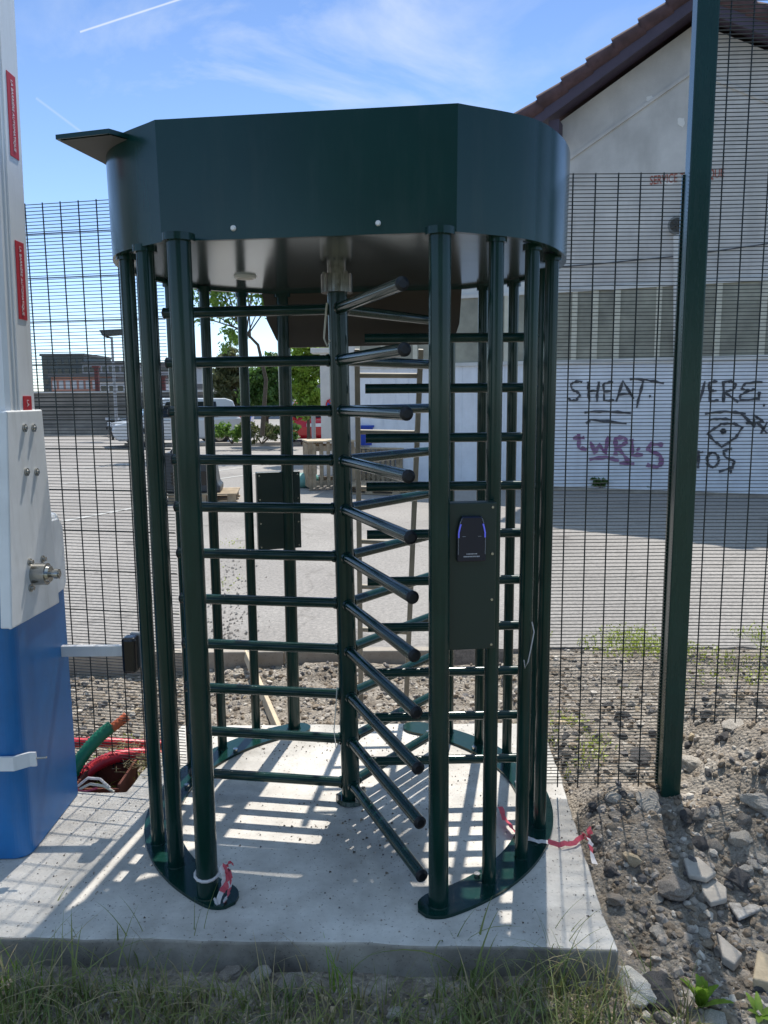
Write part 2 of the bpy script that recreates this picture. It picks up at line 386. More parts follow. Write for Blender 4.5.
TOPR=ringpts(RC*1.005); vs=[(x,y,ZB) for x,y in ring]+[(x,y,ZT) for x,y in TOPR]
c.add(vs,[(i,(i+1)%n,n+(i+1)%n,n+i) for i in range(n)],True)
canopy=c.build('canopy',GREENS,T)
m_=MB(); vs=[(x,y,ZT) for x,y in TOPR]; m_.add(vs,[tuple(range(n))]); 
m_.add([(x,y,ZT-.02) for x,y in ring],[tuple(range(n))[::-1]])
# lower lip returning inwards
m_.add([(x,y,ZB) for x,y in ring]+[(x,y,ZB) for x,y in inn]+[(x,y,ZB+.02) for x,y in inn],
       [(i,n+i,n+(i+1)%n,(i+1)%n) for i in range(n)]+[(n+i,2*n+i,2*n+(i+1)%n,n+(i+1)%n) for i in range(n)])
m_.build('canopy_rim',GREENS,canopy)
# sharp edges at the chord corners
me=canopy.data
try: me.set_sharp_from_angle(angle=radians(20))
except Exception: pass
m_=MB(); m_.add([(x,y,ZB+.012) for x,y in inn],[tuple(range(n))[::-1]]); m_.build('ceiling_panel',CEIL,canopy)
for px,py in ((233,228),(378,223)):
    p=gplane(px,py,Vector((.205,2.245,0)),Vector((.1,.83,0)).normalized()); nn=Vector((-.12,-.99,0)).normalized()
    b=MB(); b.cyl(p-nn*.003,p+nn*.005,.0085,.006,12); b.build('screw',WHITET,canopy)
p=gz(245,276,ZB+.012); b=MB(); b.cyl((p.x,p.y,ZB+.014),(p.x,p.y,ZB+.002),.045,.04,28); b.mi=1; b.cyl((p.x,p.y,ZB+.002),(p.x,p.y,ZB+.000),.03,.03,24)
b.build('ceiling_lamp',[WHITEAL,TRIMC],canopy)
# small roof plate corner sticking out at left
z=ZT-.022
b=MB(); b.prism([(-.960,2.44,z),(-.785,2.39,z),(-.6,2.62,z),(-.62,3.0,z),(-.885,2.86,z),(-.905,2.68,z)][::1],(0,0,.013)); rp=b.build('roof_plate',GREENS,T)
b=MB(); b.add([(-.952,2.447,z-.002),(-.785,2.40,z-.002),(-.6,2.62,z-.002),(-.62,3.,z-.002),(-.88,2.84,z-.002),(-.9,2.68,z-.002)],[(5,4,3,2,1,0)]); b.build('roof_plate_lining',mat('grey_primer',(.12,.115,.11),.6),rp)
# brown plate hanging at the back
def rearplate():
    A=gy(262,300,3.56).x; B=gy(462,300,3.44).x; zt=2.045; zb=1.80
    pts=[]; r=.07
    pts=[(A,zt),(B,zt)]
    pts+=[(B-.01,zb+.09),(B-.03,zb+.03),(B-.09,zb+.005)]
    pts+=[(A+.12,zb),(A+.085,zb+.01),(A+.06,zb+.035),(A+.02,zb+.12)]
    b=MB(); b.prism([(x,3.548-.123*(x+.487),z) for x,z in pts],(0,.02,0)); return b.build('rear_plate',BROWN,T)
rearplate()
# posts
REL=[(.30,-.655,.031),(.472,-.545,.0225),(.602,-.408,.0225),(.702,-.222,.0225),
     (-.433,-.600,.034),(-.577,-.438,.027),(-.677,-.302,.0235)]
POSTS=[(CX+x,CY+y,r) for x,y,r in REL]
REL2=[(-.30,.665,.029),(-.478,.64,.021),(-.60,.45,.021),(-.70,.30,.022),(.433,.60,.026),(.565,.485,.021),(.675,.375,.021)]
POSTS+=[(CX+x,CY+y,r) for x,y,r in REL2]
for x,y,r in POSTS:
    b=MB(); b.cyl((x,y,.006),(x,y,ZB+.01),r,r,28); b.cyl((x,y,ZB-.012),(x,y,ZB+.008),r*1.35,r*1.35,28); b.cyl((x,y,.006),(x,y,.016),r*1.2,r*1.12,28)
    b.build('post',GREEN,T)
# crescent base plates
def crescent(a0,a1,ri,ro):
    n=150; out=[]; inn_=[]
    for i in range(n+1):
        t=i/n; a=a0+(a1-a0)*t; e=sin(pi*min(1,max(0,t)))
        k=min(1,(min(t,1-t))*22); k=sqrt(max(0,1-(1-k)**2))
        mid=(ri+ro)/2; hw=(ro-ri)/2*k+.001
        out.append((CX+(mid+hw)*cos(a),CY+(mid+hw)*sin(a))); inn_.append((CX+(mid-hw)*cos(a),CY+(mid-hw)*sin(a)))
    b=MB(); N=n+1
    vs=[(x,y,.001) for x,y in out]+[(x,y,.001) for x,y in inn_]+[(x,y,.012) for x,y in out]+[(x,y,.012) for x,y in inn_]
    fs=[]
    for i in range(n):
        fs+=[(2*N+i,2*N+i+1,3*N+i+1,3*N+i),(i,i+1,2*N+i+1,2*N+i),(N+i+1,N+i,3*N+i,3*N+i+1),(i+1,i,N+i,N+i+1)]
    b.add(vs,fs); return b
bp=crescent(radians(-71),radians(72),.662,.782).build('base_plate',GREEN,T)
bq=crescent(radians(108),radians(242),.662,.782).build('base_plate',GREEN,T)
for base,angs in ((bp,(-50,-20,8,38,60)),(bq,(120,142,172,200,226))):
    for a in angs:
        a=radians(a); b=MB(); b.cyl((CX+.68*cos(a),CY+.68*sin(a),.011),(CX+.68*cos(a),CY+.68*sin(a),.024),.011,.011,6); b.build('anchor_bolt',STEEL,base)
# rotor
LEAN=-.022
b=MB(); b.cyl((CX,CY,.01),(CX+LEAN,CY,ZB-.07),.036,.036,30); b.cyl((CX,CY,.004),(CX,CY,.02),.06,.055,30)
rotor=b.build('rotor_shaft',GREEN,T)
CX0=CX; CX=CX+LEAN
b=MB(); b.cyl((CX,CY,ZB-.080),(CX,CY,ZB-.025),.058,.058,36); b.cyl((CX,CY,ZB-.025),(CX,CY,ZB-.016),.058,.058,30); b.cyl((CX,CY,ZB-.016),(CX,CY,ZB+.012),.035,.035,20)
for k in range(6):
    a=k*pi/3+.3; b.cyl((CX+.048*cos(a),CY+.048*sin(a),ZB-.016),(CX+.048*cos(a),CY+.048*sin(a),ZB-.008),.006,.006,6)
b.build('bearing_hub',mat('turned_steel',(.24,.23,.21),.2,metal=.95,var=.4,vscale=30),rotor)
CX=CX0
for k in range(4):
    a=k*pi/2+.5; b=MB(); b.cyl((CX+.055*cos(a),CY+.055*sin(a),.02),(CX+.055*cos(a),CY+.055*sin(a),.04),.01,.01,6); b.build('foot_bolt',STEEL,rotor)
NA=11; zs=[.075+i*(1.895-.075)/(NA-1) for i in range(NA)]
for ang,L in ((-67.5,.655),(171.4,.655),(51.5,.655)):
    for zz in zs:
        a=radians(ang-(3.2*zz/1.9 if ang<0 else 0)); d=Vector((cos(a),sin(a),0))
        p=Vector((CX+LEAN*zz/1.95,CY,zz)); q=p+d*L
        b=MB(); b.cyl(p+d*.03,q,.0195,.0195,20); b.cyl(p+d*.034,p+d*.045,.0245,.0225,20)
        ar=b.build('rotor_arm',GREEN,rotor)
        b=MB(); b.cyl(q,q+d*.006,.0205,.0205,20); b.cyl(q+d*.006,q+d*.011,.0205,.012,20)
        # end caps are pieces of the arm
        b.build('rotor_arm_cap' ,CAPB if ang!=51.5 else STEEL,rotor)
# fixed comb on the right
for k in range(10):
    zz=.166+k*(1.79-.166)/9
    y=CY-.005
    b=MB(); b.cyl((CX+.075,y,zz),(CX+.715,y+.02,zz),.0175,.0175,18); b.build('barrier_bar',GREEN,T)
b=MB(); b.cyl((CX+.722,CY+.015,.01),(CX+.722,CY+.015,ZB),.0225,.0225,24); b.build('post',GREEN,T)
# reader panel in front, between the first two right posts
def panel(x0,y0,x1,y1,z0,z1,front,reader):
    A=Vector((x0,y0,0)); B=Vector((x1,y1,0)); u=(B-A).normalized(); nn=Vector((u.y,-u.x,0)) if front else Vector((-u.y,u.x,0))
    L=(B-A).length; M=frame(A,u,(0,0,1))   # local z = u x up
    ez=u.cross(Vector((0,0,1)));
    s=1 if ez.dot(nn)>0 else -1
    b=MB(); b.box((0,z0,min(0,-s*.045)),(L,z1,max(0,-s*.045)),M); pn=b.build('reader_panel',PANELB,T); bevel(pn,.003,2)
    for i in range(4):
        for uu in (.012,L-.012):
            p=A+u*uu+Vector((0,0,z0+.014+(z1-z0-.028)*i/3)); b=MB(); b.cyl(p,p+nn*.004,.0055,.004,10); b.build('screw',STEEL,pn)
    if reader:
        c=A+u*(L*.53); zc0=z1-.172; zc1=z1-.038; w0=.043; 
        prof=[(-w0,zc0),(-w0,zc1-.045),(-w0+.006,zc1-.018),(-w0+.014,zc1),(w0-.014,zc1),(w0-.006,zc1-.018),(w0,zc1-.045),(w0,zc0)]
        b=MB(); b.prism([c+u*x+Vector((0,0,z)) for x,z in prof],nn*.016); rd=b.build('card_reader',mat('navy_black_gloss',(.006,.010,.028),.18),pn); bevel(rd,.004,2)
        LED=mat('blue_led',(.1,.12,.6),.3,emit=((.14,.16,1.),.14)); TRM=mat('grey_trim',(.18,.19,.22),.25)
        for sg in (-1,1):
            pts=[c+u*(sg*(w0-.004-t[0]))+Vector((0,0,t[1]))+nn*.0175 for t in ((0,zc1-.062),(.0,zc1-.048),(.003,zc1-.034),(.006,zc1-.022))]
            b=MB(); b.tube(pts,.0022,8); b.build('status_light',LED,rd)
            pts=[c+u*(sg*(w0-.003-t[0]))+Vector((0,0,t[1]))+nn*.0168 for t in ((0,zc1-.112),(.0,zc1-.085),(.0,zc1-.062))]
            b=MB(); b.tube(pts,.0012,6); b.build('reader_trim',TRM,rd); b=MB(); pts=[c+u*(sg*(w0-.003-t[0]))+Vector((0,0,t[1]))+nn*.0168 for t in ((.005,zc1-.02),(.010,zc1-.006))]; b.tube(pts,.0012,6); b.build('reader_trim',TRM,rd)
        b=MB(); rr=random.Random(3)
        for row,(za,hx,h) in enumerate(((zc0+.022,.016,.003),(zc0+.014,.024,.0035))):
            x=-hx
            while x<hx:
                w=rr.uniform(.0022,.004); q=c+u*x+Vector((0,0,za))+nn*.0168
                b.add([q,q+u*w,q+u*w+Vector((0,0,h)),q+Vector((0,0,h))],[(0,1,2,3)]); x+=w+.0012
        for (xa,za,xb,zb) in ((-.028,.075,-.018,.075),(.018,.075,.028,.075)):
            q=c+u*xa+Vector((0,0,zc0+za))+nn*.0168; b.add([q,q+u*(xb-xa),q+u*(xb-xa)+Vector((0,0,.0008)),q+Vector((0,0,.0008))],[(0,1,2,3)])
        b.build('reader_marking',mat('faint_white_print',(.45,.46,.5),.6),rd)
pA=gy(441.5,560,2.245); pB=gy(496,560,2.262)
panel(pA.x,2.245,pB.x,2.262,gy(470,650,2.25).z,gy(470,503,2.25).z,True,True)
qA=gy(258,520,3.50); qB=gy(301,520,3.56)
panel(qA.x,3.50,qB.x,3.56,gy(280,549,3.53).z,gy(280,472,3.53).z,True,False)

# loose cable under the canopy, and ties
b=MB(); P_=[gy(x,y,2.80) for x,y in ((327,303),(326,312),(325,325),(324,338),(327,346),(330,340))]; b.tube(P_,.0035,8)
tag(b.build('loose_cable',mat('cream_cable',(.55,.53,.45),.5)),'cream cable loop hanging beside the turnstile shaft below the canopy','cable')
b=MB(); P_=[gy(x,y,2.84) for x,y in ((337,687),(336,705),(334,730),(336,748),(340,742))]; b.tube(P_,.002,6)
tag(b.build('thin_tie',TIE),'thin pale plastic tie hanging low beside the turnstile shaft','tie')
b=MB(); P_=[gy(x,y,2.46) for x,y in ((532,622),(534,632),(531,648),(528,662),(525,668),(524,660))]; b.tube(P_,.002,6)
tag(b.build('white_tie',TAPEW),'white plastic tie loop hanging on the right turnstile posts','tie')

# barrier tape pieces
def strip(path,w,col,seed=0,wob=.3):
    rr=random.Random(seed); b=MB(); pts=[Vector(p) for p in path]
    fine=[]
    for i in range(len(pts)-1):
        for k in range(4): fine.append(pts[i].lerp(pts[i+1],k/4)+Vector((rr.uniform(-1,1),rr.uniform(-1,1),rr.uniform(-1,1)))*.003)
    fine.append(pts[-1]); tw=rr.uniform(0,3); L=[];R_=[]
    for i,p in enumerate(fine):
        tw+=rr.uniform(-wob,wob); d=(fine[min(i+1,len(fine)-1)]-fine[max(0,i-1)]).normalized()
        a=d.orthogonal().normalized(); c_=d.cross(a); t=(a*cos(tw)+c_*sin(tw))*(w/2); L.append(p+t); R_.append(p-t)
    n=len(fine)
    for i in range(n-1):
        b.mi = 0 if (i//3+seed)%2==0 else 1
        b.add([L[i],L[i+1],R_[i+1],R_[i]],[(0,1,2,3)],True)
    return b
fl=POSTS[4]
def around(x,y,r,z0,dz=0,n=14): return [(x+r*cos(2*pi*i/n),y+r*sin(2*pi*i/n),z0+dz*sin(2*pi*i/n)) for i in range(n+1)]
tp=thing('barrier_tape','red and white barrier tape knotted round the front left turnstile post','tape',(fl[0],fl[1],.06))
b=MB(); b.tube(around(fl[0],fl[1],fl[2]+.004,.085,.006),.005,6); b.build('tie_band',TAPEW,tp)
fy=fl[1]-.045
for k,(pp,w,cs) in enumerate(((((221,868),(225,880),(221,893),(216,906),(214,898)),.016,(TAPEW,TAPEW)),(((222,866),(228,872),(231,885),(228,896),(224,903)),.022,(TAPER,TAPEW)),(((224,864),(229,880),(222,892)),.02,(TAPER,TAPER)),(((226,866),(231,862),(234,866)),.012,(TAPER,TAPER)))):
    strip([gy(x,y,fy-.004*k) if gy(x,y,fy).z>.003 else gz(x,y,.006) for x,y in pp],w,0,k).build('tape_tail',list(cs),tp)
tp=thing('barrier_tape','red and white barrier tape trailing from the right turnstile posts onto the rubble','tape',tuple(gz(560,842,.02)))
for k,(pp,w,cs) in enumerate(((((500,806),(503,816),(512,828),(522,836)),.02,(TAPER,TAPER)),(((522,836),(535,841),(548,842)),.016,(TAPEW,TAPEW)),(((548,842),(562,845),(575,842),(586,834)),.017,(TAPER,TAPER)),(((583,833),(590,840),(592,850),(595,864)),.02,(TAPER,TAPEW)),(((586,838),(591,835),(588,828)),.02,(TAPER,TAPER)))):
    strip([gz(x,y,.03 if k==0 else .018) for x,y in pp],w,0,k+9).build('tape_tail',list(cs),tp)

# ------------------------------------------------------------------ fences
def mesh_panel(A,B,z0,z1,parent,sp=.079,hs=.0133,rv=.0027,rh=.0014,firstoff=.0,heavy=0,over=.0):
    A=Vector((*A,0)); B=Vector((*B,0)); u=(B-A).normalized(); L=(B-A).length; b=MB(); nn=Vector((u.y,-u.x,0))
    x=firstoff
    while x<=L+1e-6:
        p=A+u*x; wob=.001*sin(x*37)
        b.cyl(p+Vector((0,0,z0)),p+Vector((wob,0,z1)),rv,rv,5,False,True); x+=sp
    z=z0+.02; k=0
    while z<z1-.004:
        r=rh
        jz=.0007*sin(k*2.3)+.0004*sin(k*7.1); b.tube([A-u*over+nn*.004+Vector((0,0,z+jz)),A.lerp(B,.5)+nn*(.004+.002*sin(k*.7))+Vector((0,0,z-jz*1.3)),B+nn*.004+Vector((0,0,z+jz*.5))],r,4,False)
        if heavy and k%heavy==0: b.cyl(A-nn*.004+Vector((0,0,z+.004)),B-nn*.004+Vector((0,0,z+.004)),.0023,.0023,5,False,True)
        z+=hs; k+=1
    return b.build('mesh_panel',WIREG,parent)
t=thing('mesh_fence','dark green dense wire mesh fence panel behind the white barrier boom','fence',(-1.6,3.35,0))
mesh_panel((-.865,3.18),(-2.35,3.47),-.03,2.362,t,sp=.079,heavy=13,firstoff=.03,rh=.0018)
px_,py_=-2.40,3.48
b=MB(); b.box((px_-.03,py_-.03,-.2),(px_+.03,py_+.03,2.4)); b.build('fence_post',GREENP,t)
t=thing('mesh_fence','short dark green wire mesh panel between the turnstile and the tall fence post','fence',(.85,2.9,0))
mesh_panel((.60,2.915),(1.078,2.915),.035,2.36,t,sp=.0805,firstoff=.082,over=.0,rh=.0019)
t=thing('tall_mesh_fence','tall dark green square post with the high mesh panel at its right','fence',(1.125,2.9,0))
M=Matrix.Translation((1.12,2.90,0))@Matrix.Rotation(radians(-7),4,'Z')
b=MB(); b.box((-.037,-.037,-.3),(.037,.037,3.3),M); bevel(b.build('fence_post',GREENP,t),.006,3)
b=MB(); b.box((-.043,.04,.03),(-.02,.055,2.36),M); b.build('clamp_strip',GREENP,t)
mesh_panel((1.16,2.90),(2.6,2.84),.31,3.25,t,sp=.0795,firstoff=.045,rh=.0019)
b=MB(); b.box((2.58,2.8,-.1),(2.66,2.88,3.3)); b.build('fence_post',GREENP,t)

# ------------------------------------------------------------------ barrier (left)
t=thing('boom_barrier','white raised boom with red labels on its blue cabinet at left','barrier',(-1.5,2.7,0))
b=MB()
xr=-1.245; xl=-1.62; yf=2.505; yb=2.955; r=.055
prof=[(xr,yb),(xr,yf+r)]
prof+=[(xr-r+r*cos(a),yf+r+r*sin(a)) for a in [-i*pi/2/8 for i in range(1,8)]]
prof+=[(xr-r,yf),(xl+r,yf)]+[(xl+r+r*cos(a),yf+r+r*sin(a)) for a in [-pi/2-i*pi/2/8 for i in range(1,8)]]+[(xl,yf+r),(xl,yb)]
b.prism([(x,y,.002) for x,y in prof][::-1],(0,0,1.03)); cab=b.build('cabinet',BLUE,t); bevel(cab,.004,2)
b=MB(); cen=Vector(((xr+xl)/2,(yf+yb)/2,0)); pr=[((x-cen.x)*1.012+cen.x,(y-cen.y)*1.012+cen.y) for x,y in prof]
b.prism([(x,y,1.02) for x,y in pr][::-1],(0,0,.135)); hood=b.build('hood',WHITE,t); bevel(hood,.02,4)
b=MB(); b.prism([(xr+.012,yf+.16,.84),(xr+.012,yb-.02,.86),(xr+.012,yb,.885),(xr+.012,yb,1.10),(xr+.012,yb-.03,1.135),(xr+.012,yf+.16,1.14)],(-.012,0,0)); bevel(b.build('side_plate',WHITE,t),.004,2)
# bracket: channel with broad face towards +X
BX=-1.15
pts=[gx(35,413,BX),gx(4,411,BX),gx(10,621,BX),gx(50,612,BX)]
ptsb=[Vector((BX,2.405,1.547)),Vector((BX,2.655,1.547)),Vector((BX,2.685,.868)),Vector((BX,2.325,.880))]
b=MB(); b.prism(ptsb,(-.012,0,0)); b.prism([(BX-.001,2.325,.882),(BX-.035,2.325,.882),(BX-.035,2.405,1.545),(BX-.001,2.405,1.545)],(0,.012,0)); b.box((BX-.10,2.63,.90),(BX-.002,2.642,1.53)); br=b.build('boom_bracket',WHITE,t); bevel(br,.005,3)
def onB(x,y,X=BX): return gx(x,y,X)
for x,y in ((24,428),(33,428),(26,472),(36,472)):
    p=onB(x,y); b=MB(); b.cyl(p,p+Vector((.006,0,0)),.013,.013,18); b.cyl(p+Vector((.004,0,0)),p+Vector((.010,0,0)),.008,.007,6); b.build('bolt',STEEL,br)
for x,y in ((29,562),(42,559),(30,588)):
    p=onB(x,y); b=MB(); b.cyl(p,p+Vector((.006,0,0)),.012,.012,18); b.cyl(p+Vector((.006,0,0)),p+Vector((.014,0,0)),.008,.008,6); b.build('bolt',STEEL,br)
p=onB(34,574); b=MB(); b.cyl(p,p+Vector((.045,0,0)),.036,.036,30); b.cyl(p+Vector((.045,0,0)),p+Vector((.055,0,0)),.028,.026,24); b.cyl(p+Vector((.055,0,0)),p+Vector((.085,0,0)),.012,.012,14); b.cyl(p+Vector((.07,0,0)),p+Vector((.082,0,0)),.018,.018,6); b.build('pivot_hub',STEEL,br)
b=MB(); b.cyl((xr-.02,p.y,p.z),(BX,p.y,p.z),.03,.03,20); b.build('pivot_shaft',STEEL,br)
# boom, leaning a little backwards as it rises
def by(z): return 2.623+(z-1.55)*.052          # rear edge of the boom face
BX2=-1.156
b=MB(); z0,z1=1.50,3.3; w=.19
vs=[];
for z in (z0,z1):
    y1=by(z); y0=y1-w
    for x,y in ((BX2,y0+.012),(BX2,y1-.012),(BX2-.012,y1),(BX2-.075,y1),(BX2-.087,y1-.012),(BX2-.087,y0+.012),(BX2-.075,y0),(BX2-.012,y0)): vs.append((x,y,z))
b.add(vs,[(i,(i+1)%8,8+(i+1)%8,8+i) for i in range(8)]+[tuple(range(8))[::-1],tuple(range(8,16))])
# two fine grooves as proud ribs
for dy in (.125,.150):
    b.add([(BX2+.003,by(z0)-dy,z0),(BX2+.003,by(z0)-dy+.006,z0),(BX2+.003,by(z1)-dy+.006,z1),(BX2+.003,by(z1)-dy,z1),(BX2-.001,by(z0)-dy,z0),(BX2-.001,by(z1)-dy,z1),(BX2-.001,by(z0)-dy+.006,z0),(BX2-.001,by(z1)-dy+.006,z1)],[(0,1,2,3),(4,0,3,5),(1,6,7,2)])
boom=b.build('boom',WHITEAL,t)
for (za,zb) in ((2.335,2.588),(1.835,2.078),(1.335+.212,1.592),(2.835,3.09)):
    zc=(za+zb)/2; h=zb-za; full = h>.2
    e=Vector((0,.052,1)).normalized()
    ya=by(za)-.094; yb_=by(zb)-.094
    b=MB(); b.add([(BX2+.002,ya,za),(BX2+.002,ya+.058,za),(BX2+.002,yb_+.058,zb),(BX2+.002,yb_,zb),(BX2,ya,za),(BX2,ya+.058,za),(BX2,yb_+.058,zb),(BX2,yb_,zb)],[(0,1,2,3),(0,4,5,1),(3,2,6,7),(0,3,7,4),(1,5,6,2)])
    lb=b.build('boom_label',RED,boom)
    M=frame((BX2+.003,by(zc)-.065,zc),-e,(0,1,.0))
    if full: text_mesh('label_lettering','LA BARRIÈRE AUTOMATIQUE',.02,WHITET,M,lb,.0003,width=.215)
    else: text_mesh('label_lettering','LA',.02,WHITET,M,lb,.0003)
# strap on the front face, bent outward with a threaded rod
b=MB(); zz=.335
b.prism([(-1.62,2.498,zz),(xr-.02,2.498,zz),(xr+.02,2.53,zz),(xr+.045,2.53,zz),(xr+.045,2.523,zz),(xr+.024,2.522,zz),(xr-.016,2.488,zz),(-1.62,2.488,zz)],(0,0,.05))
st_=b.build('strap_bracket',WHITE,t)
b=MB(); b.cyl((xr+.045,2.527,zz+.028),(xr+.08,2.527,zz+.03),.004,.004,8); b.build('threaded_rod',STEEL,st_)
b=MB(); b.box((-1.40,2.475,.50),(-1.325,2.50,.72)); bevel(b.build('handle_cover',WHITE,t),.01,3)
# photocell arm
ya=2.90
pe=gy(120,652,ya)
b=MB(); b.box((xr-.02,ya-.012,.60),(-.985,ya+.012,.642)); arm=b.build('photocell_arm',WHITE,t); bevel(arm,.003)
b=MB(); b.box((-1.0,ya-.055,.545),(-.945,ya+.005,.685)); pc=b.build('photocell',BLACKP,arm); bevel(pc,.012,3)
b=MB(); b.box((-.985,ya+.005,.548),(-.935,ya+.03,.688)); bevel(b.build('photocell_housing',mat('grey_housing',(.4,.4,.4),.5),arm),.006,2)

# ------------------------------------------------------------------ pipes and wires
def corr(path,r,name,m,label,n=60):
    pts=[Vector(p) for p in path]; fine=[]
    for i in range(len(pts)-1):
        p0=pts[max(0,i-1)];p1=pts[i];p2=pts[i+1];p3=pts[min(len(pts)-1,i+2)]
        for k in range(n//(len(pts)-1)):
            s=k/(n//(len(pts)-1)); fine.append(.5*((2*p1)+(-p0+p2)*s+(2*p0-5*p1+4*p2-p3)*s*s+(-p0+3*p1-3*p2+p3)*s**3))
    fine.append(pts[-1]); b=MB(); b.tube(fine,[r*(1+.07*(1 if i%2 else -1)) for i in range(len(fine))],14)
    return tag(b.build(name,m),label,'pipe')
GP=mat('green_conduit',(.008,.17,.085),.45); RP=mat('red_conduit',(.55,.02,.035),.42)
corr([gy(50,812,3.04),gy(66,785,3.09),gy(82,757,3.15),gy(98,738,3.2),gy(112,726,3.24)],.028,'conduit_pipe',GP,'green corrugated conduit curving up out of the pit',64)
corr([gy(60,805,3.1),gy(76,783,3.14),(gy(92,768,3.2)),gy(112,758,3.25),gy(140,754,3.3),gy(165,757,3.35)],.028,'conduit_pipe',RP,'thick red corrugated conduit arching over the pit edge',72)
corr([gy(60,744,3.4),gy(90,742,3.42),gy(120,743,3.45),gy(165,745,3.5)],.022,'conduit_pipe',RP,'thinner straight red conduit lying behind the arched one',60)
corr([gy(112,728,3.23),gy(120,722,3.25),gy(127,716,3.27)],.02,'conduit_pipe',mat('orange_sleeve',(.55,.12,.04),.6),'short frayed orange sleeve at the green conduit end',20)
for k,(pp,m,lb) in enumerate(((((78,786),(88,778),(100,779),(110,788)),TAPEW,'white'),(((80,789),(90,784),(104,786),(114,792)),TIE,'cream'),(((76,790),(86,792),(97,788)),mat('pink_wire',(.6,.1,.15),.5),'pink'))):
    b=MB(); b.tube([gy(x,y,3.0-.004*k) for x,y in pp],.006,6); tag(b.build('loose_wire',m),lb+' loose wire end curling over the rear slab edge by the blue cabinet','wire')
b=MB(); c0=gy(108,792,3.16); b.box((c0.x-.09,3.02,-.2),(c0.x+.1,3.03,-.012)); b.box((c0.x-.09,3.25,-.2),(c0.x+.1,3.26,.0)); b.box((c0.x+.09,3.03,-.2),(c0.x+.1,3.25,.0)); b.box((c0.x-.09,3.03,-.2),(c0.x-.08,3.25,0)); b.box((c0.x-.08,3.03,-.2),(c0.x+.09,3.25,-.17))
tag(b.build('inspection_pit',mat('rusty_brown',(.16,.05,.03),.85,var=.4,vscale=12)),'rusty brown open inspection pit box behind the slab','pit')

# plank leaning, ladder
def plank(A,B,w,th,name,m,label,cat):
    A=Vector(A);B=Vector(B); d=(B-A); M=frame(A,d,(0,1,0)); b=MB(); b.box((0,-th/2,-w/2),(d.length,th/2,w/2),M); return tag(bevel(b.build(name,m),.003),label,cat)
plank(gy(245,652,4.72),gy(279,732,3.72),.05,.025,'wooden_plank',WOODL,'narrow pale wooden plank leaning from the kerb down to the slab','plank')
lad=thing('metal_ladder','pale narrow metal ladder leaning against the back of the turnstile','ladder',tuple(gy(380,700,3.95)))
LF=gy(361,700,3.95); RF=gy(406,704,3.95); LT=gy(357,345,3.68); RT=gy(421,345,3.68)
for a,bb in ((LF,LT),(RF,RT)):
    d=bb-a; M=frame(a-d*.01,d,(0,1,0)); b=MB(); b.box((0,-.02,-.0125),(d.length*1.0,.02,.0125),M); bevel(b.build('ladder_rail',ALUL,lad),.003)
for yy in (372,424,478,531,578,624,668):
    t_=(704-yy)/(704-345); a=LF.lerp(LT,(704-yy-0)/(704-345.)); c_=RF.lerp(RT,t_); 
    # solve z so that the rung sits at the row
    b=MB(); b.cyl(a,c_,.0125,.0125,12); b.build('rung',ALUL,lad)

# ------------------------------------------------------------------ warehouse
W0=Vector((2.989,13.069,0)); WU=Vector((5.876-2.989,11.829-13.069,0)).normalized(); WN=Vector((WU.y,-WU.x,0)).normalized()
if WN.y>0: WN=-WN
def wp(x,y,off=0.): 
    p=gplane(x,y,W0,WN); return p+WN*off
def ws(x,y):
    p=wp(x,y); return (p-W0).dot(WU), p.z
def wq(s,z,off=0.): return W0+WU*s+Vector((0,0,z))+WN*off
wh=thing('warehouse','grey gabled warehouse with tiled roof and graffiti on its white panels','building',tuple(W0))
sL,zL=ws(557,136); sR,zR=ws(697,9)     # wall top-left corner, ridge
sE,zE=ws(522,124)
slope=(ws(683,3)[1]-ws(522,124)[1])/(ws(683,3)[0]-ws(522,124)[0])
